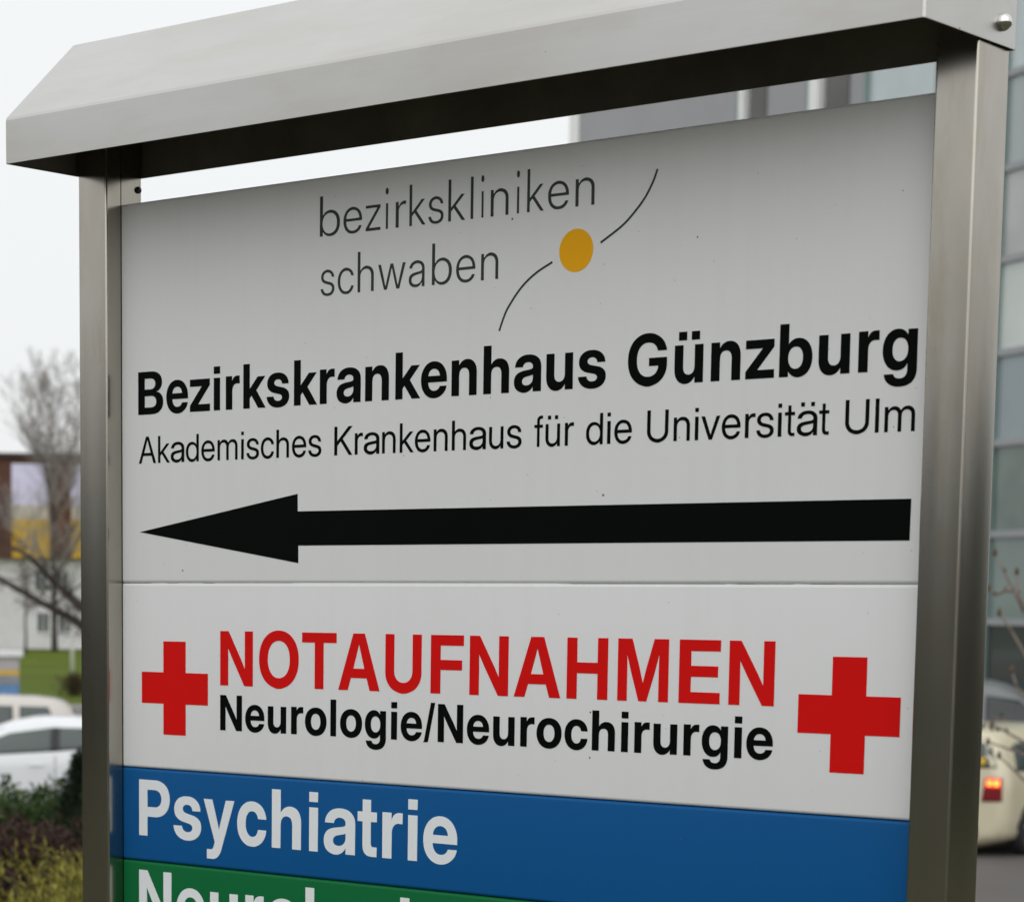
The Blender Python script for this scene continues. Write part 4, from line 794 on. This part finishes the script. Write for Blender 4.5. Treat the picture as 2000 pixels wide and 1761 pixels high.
# grey van beyond the taxi
L4 = 4.9; r4 = -L4/2
van = dict(glass=glassmat('dark_van_glass', (0.018, 0.026, 0.026), 0, .05), st=[(r4, .38, 1.05, 1.75, .86, .76), (r4+.12, .28, 1.15, 1.97, .93, .78), (r4+.6, .24, 1.15, 2.04, .95, .79), (r4+2.0, .22, 1.14, 2.05, .95, .79), (r4+3.0, .22, 1.13, 2.02, .95, .78), (r4+3.45, .22, 1.12, 1.86, .95, .77), (r4+4.05, .22, 1.10, 1.42, .94, .78), (r4+4.35, .24, 1.02, 1.17, .90, .76), (r4+4.75, .27, .86, .98, .84, .70), (r4+4.9, .36, .7, .82, .72, .6)],
    wheels=(r4+.95, r4+3.95), track=.92, r=.34, belt=lambda x: 1.18,
    side=[[(r4+.35, 1.24), (r4+1.7, 1.24), (r4+1.7, 1.80), (r4+.42, 1.78)], [(r4+1.8, 1.24), (r4+2.75, 1.22), (r4+2.75, 1.81), (r4+1.8, 1.81)], [(r4+2.83, 1.22), (r4+4.0, 1.18), (r4+3.35, 1.74), (r4+2.83, 1.81)]],
    ends=[('B', [(-.66, 1.2), (.66, 1.2), (.62, 1.72), (-.62, 1.72)]), ('F', [(-.74, 1.25), (.74, 1.25), (.66, 1.84), (-.66, 1.84)])], seams=[r4+1.75, r4+2.79], handles=[r4+1.95, r4+3.0], mirror=(r4+3.75, 1.22), lamps=[('headlight', [(.45, .78), (.80, .82), (.74, .98), (.44, .94)], 'F', m_white_l), ('headlight', [(-.80, .82), (-.45, .78), (-.44, .94), (-.74, .98)], 'F', m_white_l)])
hd4 = heading(-26.8 + 84)
f4 = Vector((math.cos(hd4), math.sin(hd4), 0))
c4 = polar(-27.0, 42.2, LOT + .008) - f4 * (r4 + 2.95)
make_car('parked_van', 'dark grey van parked by the glass front beyond the ivory taxi', 'van', c4, hd4, van, paint('grey_van_paint', (0.17, 0.18, 0.185)))

# ------------------------------------------------------------ information board and marker post on the left
ib = empty('information_board', polar(-49.6, 62, LOT), math.radians(49.6))
tag(ib, 'information board with white cap and yellow and blue stripes at the far left', 'sign')
ib.location = polar(-49.62, 62, LOT)
m_lg = plain('light_grey_board', (0.48, 0.46, 0.45), .6, var=.05); m_mg = plain('mid_grey_board', (0.27, 0.29, 0.32), .6, var=.1); m_yb = plain('yellow_board', (0.72, 0.46, 0.08), .6, var=.05); m_bb = plain('blue_board', (0.13, 0.27, 0.50), .6, var=.2, scale=3)
MB().box(-1.2, 1.24, -.18, .18, 1.82, 2.0).build('cap', m_whitef, ib, bevel=.03)
for x in (-1.1, 1.06): MB().box(x-.05, x+.05, -.05, .07, -.02, 1.817).build('post', m_steel, ib)
for z0, z1, mt in ((1.51, 1.81, m_lg), (1.385, 1.505, m_yb), (1.17, 1.38, m_mg), (.90, 1.165, m_bb), (.45, .895, m_lg)):
    MB().box(-1.18, 1.14, -.09, -.053, z0, z1).build('board_panel', mt, ib, bevel=.01)

mp = empty('marker_post', polar(-47.385, 108, LOT + .02)); tag(mp, 'slim white marker post on the lawn beside the left post of the sign', 'post')
mb = MB(); mb.lathe([(.075, 0), (.075, 2.5), (.06, 2.56), (.001, 2.58)], 10); mb.build('shaft', m_whitef, mp, smooth=True)
MB().box(-.16, .16, -.1, -.076, 2.02, 2.42).build('plate', m_lg, mp, bevel=.01)

# ------------------------------------------------------------ bare trees
m_bark = plain('dark_bark', (0.055, 0.045, 0.035), .9, var=.35, scale=5, bmp=.5)
m_twig = plain('grey_twigs', (0.30, 0.275, 0.26), .9, var=.25, scale=2)
def bare_tree(name, label, loc, H, spread, seed, trunk_r, levels, lean=0.0, crown_from=.25, mtwig=None, group=None, limbs=9, twig_r=.012, upright=.55):
    rnd = random.Random(seed)
    root = empty(name, loc); tag(root, label, 'tree', group)
    T = MB(); W = MB()
    pts = []; q = Vector((0, 0, -.1))
    n = 9
    for i in range(n + 1):
        pts.append(Vector((lean*i/n + rnd.uniform(-1, 1)*.02*H*i/n*.4, rnd.uniform(-1, 1)*.008*H*i/n, -.1 + H*.93*i/n)))
    T.tube(pts, [trunk_r*(1 - .93*(i/n)**.85) for i in range(n + 1)], 9)
    def grow(p, d, L, r, lv):
        k = 5; a = [p]; dd = d.copy()
        for i in range(k):
            dd = (dd + Vector((rnd.gauss(0, .16), rnd.gauss(0, .16), rnd.gauss(0, .12) + upright*.14))).normalized()
            a.append(a[-1] + dd * (L / k))
        rr = [max(twig_r*.6, r*(1 - .75*i/k)) for i in range(k+1)]
        (T if lv == 0 else W).tube(a, rr, 6 if lv == 0 else 4 if lv == 1 else 3, cap=False)
        if lv >= levels: return
        for j in range([8, 8, 6, 5][lv]):
            t = rnd.uniform(.22, 1.0); i = min(k-1, int(t*k)); pos = a[i].lerp(a[i+1], t*k - i)
            side = Vector((rnd.gauss(0, 1), rnd.gauss(0, 1), rnd.gauss(.25, .5))).normalized()
            nd = (dd*.75 + side*.85).normalized()
            grow(pos, nd, L*rnd.uniform(.35, .6)*(1.15 - .4*t), max(twig_r, r*.45), lv + 1)
    for j in range(limbs):
        t = crown_from + (1 - crown_from) * (j + rnd.random()*.6) / limbs; t = min(.98, t)
        i = min(n-1, int(t*n)); pos = pts[i].lerp(pts[i+1], t*n - i)
        w = 2.4*j + rnd.random(); el = rnd.uniform(.35, .8) + .3*t
        d = Vector((math.cos(w)*math.cos(el), math.sin(w)*math.cos(el), math.sin(el)))
        grow(pos, d, spread*(1.25 - .75*t)*rnd.uniform(.75, 1.1), trunk_r*.42*(1.1 - .75*t), 0)
    T.build('trunk', m_bark, root, smooth=True); W.build('crown', mtwig or m_twig, root)
    return root
bare_tree('bare_tree', 'tall leafless tree rising above the brown floor of the far building', polar(-47.78, 157, LOT), 15.6, 7.2, 12, .22, 3, crown_from=.2, limbs=23, twig_r=.0095, upright=.9)
bare_tree('bare_tree', 'thin young leafless tree in front of the far building, left of the taller tree', polar(-48.42, 150, LOT), 7.0, 1.6, 5, .10, 2, crown_from=.3, limbs=7, twig_r=.02)
# dark broad tree just left of the sign, its low limbs reach left
def limb_tree():
    rnd = random.Random(9)
    base = polar(-46.45, 47, LOT)
    root = empty('bare_tree', base); tag(root, 'dark leafless tree whose low crooked limbs reach out left of the sign post', 'tree')
    a = math.radians(-46.45); rt = Vector((math.cos(a), -math.sin(a), 0)); dp_ = Vector((math.sin(a), math.cos(a), 0))
    def P(dx, z, dy=0.0): return rt*dx + dp_*dy + Vector((0, 0, z - LOT))
    T = MB(); W = MB()
    T.tube([P(0, LOT-.1), P(.03, -.8), P(-.02, .2), P(.06, 1.2), P(.1, 2.4), P(0, 3.6), P(.1, 4.6), P(.05, 5.4)], [.24, .20, .18, .15, .11, .08, .05, .02], 9)
    limbs = [[(0, .9), (-.4, 1.32), (-.75, 1.62), (-1.1, 1.93), (-1.5, 2.36), (-1.8, 2.5)],
             [(0, .5), (-.4, .98), (-.75, 1.24), (-1.3, 1.52), (-2.2, 2.02), (-2.8, 2.2)],
             [(0, 1.1), (.5, 1.8), (.9, 2.4), (1.3, 2.8), (1.7, 3.4)], [(0, 2.1), (.4, 2.8), (.6, 3.5), (1.0, 4.1)]]
    for li, l in enumerate(limbs):
        pts = [P(x, z, rnd.uniform(-.15, .15)*i + (.12*i if li % 2 else -.1*i)) for i, (x, z) in enumerate(l)]
        m = len(pts); T.tube(pts, [.105*(1 - .8*i/(m-1)) + .01 for i in range(m)], 7)
        for i in range(1, m):
            for _ in range(4):
                p = pts[i-1].lerp(pts[i], rnd.random()); d = (rt*rnd.gauss(-.5 if li < 2 else .4, .6) + dp_*rnd.gauss(0, .7) + Vector((0, 0, rnd.gauss(.55, .5)))).normalized()
                q = [p]; L_ = rnd.uniform(.35, .95)
                for k in range(5):
                    d = (d + Vector((rnd.gauss(0, .2), rnd.gauss(0, .2), rnd.gauss(.03, .15)))).normalized(); q.append(q[-1] + d*L_/5)
                W.tube(q, [.016, .013, .010, .008, .006, .004], 4, cap=False)
                for k in range(1, 5):
                    for _2 in range(2):
                        d2 = (d + Vector((rnd.gauss(0, .8), rnd.gauss(0, .8), rnd.gauss(.2, .6)))).normalized(); W.tube([q[k], q[k] + d2*.2 + Vector((0, 0, .03)), q[k] + d2*rnd.uniform(.3, .5)], [.006, .005, .003], 3, cap=False)
    T.build('trunk', m_bark, root, smooth=True); W.build('crown', m_bark, root)
limb_tree()

# ------------------------------------------------------------ shrubs
def leaf_shrub(name, label, cat, loc, size, n, leaf, mat, seed, shape='dome', up=.3, stems=True, mstem=None, group=None, aspect=.45):
    """leafy shrub: leaf blades set on many small sprays through the volume of the bush, plus branching stems"""
    rnd = random.Random(seed); root = empty(name, loc); tag(root, label, cat, group)
    sx, sy, sz = size; MBL = MB()
    lumps = [(rnd.uniform(-.75, .75), rnd.uniform(-.75, .75), rnd.uniform(.35, .85), rnd.uniform(.28, .5)) for _ in range(16)] + [(0, 0, .45, .6)]
    vs, fs = [], []
    for i in range(n):
        while True:
            if shape == 'cone':
                h = rnd.random()**1.3; w = rnd.random()*2*PI; r_ = (1-h)*rnd.uniform(.45, 1.0)*(1 + .25*math.sin(5*w + 9*h)); c = Vector((r_*math.cos(w), r_*math.sin(w), h)); out = Vector((math.cos(w), math.sin(w), .4)); break
            lx, ly, lz, lr = rnd.choice(lumps)
            d = Vector((rnd.gauss(0, 1), rnd.gauss(0, 1), rnd.gauss(.3, 1))).normalized(); rr = lr*rnd.uniform(.55, 1.08)
            c = Vector((lx, ly, lz)) + d*rr; out = d
            if c.z > .02: break
        p = Vector((c.x*sx, c.y*sy, c.z*sz))
        dirn = (out + Vector((rnd.gauss(0, .5), rnd.gauss(0, .5), rnd.gauss(up, .4)))).normalized()
        for k in range(3):
            dd = (dirn + Vector((rnd.gauss(0, .5), rnd.gauss(0, .5), rnd.gauss(0, .4)))).normalized()
            sd = dd.cross(Vector((rnd.gauss(0, 1), rnd.gauss(0, 1), rnd.gauss(0, 1)))).normalized()
            l = leaf*rnd.uniform(.6, 1.3); w_ = l*aspect*.5; o = p + dirn*leaf*.5*k; b = len(vs)
            nm = dd.cross(sd)
            vs += [o, o + dd*l*.45 + sd*w_ + nm*l*.05, o + dd*l, o + dd*l*.45 - sd*w_ + nm*l*.05]; fs.append((b, b+1, b+2, b+3))
    MBL.add(vs, fs); MBL.build('foliage', mat, root)
    if stems:
        S_ = MB()
        for i in range(26):
            w = rnd.random()*2*PI; e = Vector((math.cos(w)*sx*rnd.uniform(.2, .85), math.sin(w)*sy*rnd.uniform(.2, .85), sz*rnd.uniform(.5, .95) if shape != 'cone' else sz*rnd.uniform(.2, .6)))
            S_.tube([(e.x*.05, e.y*.05, -.25), (e.x*.4, e.y*.4, e.z*.55), tuple(e)], [.014*sz+.004, .009*sz+.003, .003], 5, cap=False)
        if shape == 'cone': S_.tube([(0, 0, -.25), (0, 0, sz*.97)], [.04*sz, .004], 6)
        S_.build('stem', mstem or m_bark, root)
    return root
lm_yel = leafmat('yellow_green_needles', [(0.06, 0.062, 0.014), (0.16, 0.155, 0.026), (0.31, 0.29, 0.048), (0.48, 0.43, 0.085)])
lm_red = leafmat('red_brown_leaves', [(0.022, 0.012, 0.010), (0.055, 0.025, 0.020), (0.095, 0.045, 0.035)])
lm_grn = leafmat('dark_green_leaves', [(0.013, 0.028, 0.007), (0.035, 0.068, 0.015), (0.070, 0.115, 0.027)])
lm_con = leafmat('conifer_needles', [(0.006, 0.013, 0.006), (0.015, 0.028, 0.011), (0.032, 0.052, 0.020)])
lm_brn = leafmat('brown_shrub_leaves', [(0.03, 0.022, 0.012), (0.06, 0.045, 0.02), (0.10, 0.07, 0.03)])
def gz(az, d): return ground_z(az, d) - .03
for az, d, sz_, sd, lab in ((-48.75, 9.0, (.52, .5, .45), 1, 'yellow green feathery shrub at the bottom left corner'), (-47.35, 9.4, (.55, .5, .58), 2, 'yellow green feathery shrub close against the left post of the sign'), (-44.9, 9.6, (.6, .5, .7), 3, 'yellow green feathery shrub hidden behind the sign')):
    if az > -46: continue
    leaf_shrub('juniper_shrub', lab, 'shrub', polar(az, d, gz(az, d)), sz_, 4600, .042, lm_yel, sd, up=.6, group='yellow green shrubs', aspect=.17)
for az, d, sz_, sd, lab in ((-49.0, 11.6, (.75, .6, .53), 11, 'red brown low shrub at the left edge of the picture'), (-47.75, 11.3, (.55, .5, .52), 12, 'red brown low shrub beside the dark conifer')):
    leaf_shrub('barberry_shrub', lab, 'shrub', polar(az, d, gz(az, d)), sz_, 3000, .028, lm_red, sd, group='red brown shrubs')
for az, d, sz_, sd, lab in ((-49.35, 13.4, (.85, .6, .52), 21, 'dark green leafy bush at the left edge in front of the white hatchback'), (-48.05, 13.6, (.75, .6, .48), 22, 'dark green leafy bush between the white hatchback and the red brown shrubs')):
    leaf_shrub('green_bush', lab, 'shrub', polar(az, d, gz(az, d)), sz_, 3200, .045, lm_grn, sd, group='dark green bushes')
leaf_shrub('conifer', 'dark pointed conifer right beside the left post of the sign', 'conifer', polar(-47.12, 12.3, gz(-47.1, 12.3)), (.42, .42, .86), 5000, .035, lm_con, 31, shape='cone', up=.25, aspect=.25)
leaf_shrub('brown_bush', 'round brown bush on the lawn far behind the estate car', 'shrub', polar(-47.37, 84, LOT), (.5, .45, .72), 900, .07, lm_brn, 41)

# bare budding shrub at the right edge
def bud_shrub():
    rnd = random.Random(77); az0 = -25.1; D = 14.2
    base = polar(az0, D, ground_z(az0, D) - .05)
    root = empty('budding_shrub', base); tag(root, 'leafless shrub with brown buds and a few dead leaves at the right edge', 'shrub')
    a = math.radians(-26.0); rt = Vector((math.cos(a), -math.sin(a), 0)); dp_ = Vector((math.sin(a), math.cos(a), 0))
    W = MB(); buds = []; leaves = []
    def U(u, v, dy=0.0):
        # metres right of bearing -26.32 and above eye level
        return rt*u + dp_*dy + Vector((0, 0, v))
    org = polar(-26.318, D, EYE.z) - base
    def P(u, v, dy=0.0): return org + U(u, v, dy)
    foot = Vector((0, 0, 0))
    lines = [[(.20, -.55), (.12, -.25), (.06, -.10), (0, -.01), (-.06, .10), (-.11, .20), (-.165, .305)],
             [(-.06, .10), (-.10, .10), (-.155, .075), (-.19, .11)],
             [(0, -.01), (-.03, .08), (-.045, .20)],
             [(.16, -.45), (.06, -.32), (0, -.22), (-.06, -.12), (-.13, -.02)],
             [(.22, -.50), (.10, -.1), (.06, .5), (.03, 1.1), (0, 1.45), (-.02, 1.66)],
             [(.06, .5), (.02, .75), (.03, .95)],
             [(.20, -.6), (.08, -.55), (-.02, -.42), (-.05, -.33)], [(.18, -.8), (.05, -.72), (-.06, -.66), (-.14, -.62)], [(.2, -.85), (.08, -.8), (-.03, -.76), (-.16, -.72)], [(.18, -1.0), (.04, -.93), (-.1, -.80)]]
    for l in lines:
        dy = rnd.uniform(-.15, .15)
        pts = [P(u, v, dy + .02*i) for i, (u, v) in enumerate(l)]
        m = len(pts); W.tube(pts, [.012*(1 - .6*i/(m-1)) for i in range(m)], 6)
        e = pts[-1]; buds.append(MB().lathe([(.001, -.022), (.011, -.010), (.013, .004), (.007, .02), (.001, .028)], 8, 'z', tuple(e)))
        for i in range(1, m - 1):
            if rnd.random() < .7: buds.append(MB().lathe([(.001, -.012), (.008, -.004), (.007, .008), (.001, .016)], 7, 'z', tuple(pts[i] + Vector((0, 0, .008)))))
    for i in range(5):
        W.tube([foot + Vector((rnd.uniform(-.1, .1), rnd.uniform(-.1, .1), 0)), P(.30 + rnd.uniform(-.1, .1), -1.2, rnd.uniform(-.1, .1)), P(.20 + .01*i, -.9 + .1*i)], [.02, .016, .011], 6)
    for i in range(14):
        t = rnd.random()
        q = P(rnd.uniform(-.22, .1), rnd.uniform(-.74, -.56), rnd.uniform(-.15, .15)); n1 = Vector((rnd.gauss(0, 1), rnd.gauss(0, 1), rnd.gauss(0, 1))).normalized(); n2 = n1.orthogonal().normalized()
        leaves.append(MB().add([q, q + n1*.020 + n2*.012, q + n1*.048, q + n1*.020 - n2*.012], [(0, 1, 2, 3)]))
    W.build('branch', plain('pale_brown_twig', (0.20, 0.16, 0.13), .85, var=.2, scale=10), root, smooth=True)
    m_bud = plain('brown_bud', (0.10, 0.06, 0.04), .8, var=.3, scale=20)
    for B in buds: B.build('bud', m_bud, root, smooth=True)
    m_dead = plain('dead_leaf', (0.11, 0.075, 0.06), .8, var=.35, scale=12)
    for Lf in leaves: Lf.build('leaf', m_dead, root)
bud_shrub()

# ------------------------------------------------------------ trees all round the spot, they show in the steel
def woodland(name, label, bearings, seed):
    rnd = random.Random(seed); vs = []; fs = []
    for az, d, h, w in bearings:
        c = polar(az, d, LOT)
        for i in range(900):
            u = Vector((rnd.gauss(0, 1), rnd.gauss(0, 1), rnd.gauss(0, 1))).normalized()*rnd.uniform(.6, 1.05)
            q = c + Vector((u.x*w, u.y*w, h*.5 + u.z*h*.52))
            n1 = Vector((rnd.gauss(0, 1), rnd.gauss(0, 1), rnd.gauss(0, 1))).normalized(); n2 = n1.orthogonal().normalized(); s = w*.16
            b = len(vs); vs += [q, q + n1*s + n2*s*.6, q + n1*s*2, q + n1*s - n2*s*.6]; fs.append((b, b+1, b+2, b+3))
    mb = MB(); mb.add(vs, fs); return tag(mb.build(name, lm_con), label, 'trees', kind='stuff')
bb = []
rw = random.Random(3)
for az in range(20, 296, 7):
    d = 44 + rw.uniform(-5, 8); bb.append((az, d, 6.0 + rw.uniform(-1, 2.0), 3.8))
woodland('woodland', 'belt of dark evergreen trees around the grounds, facing the sign', bb, 5)
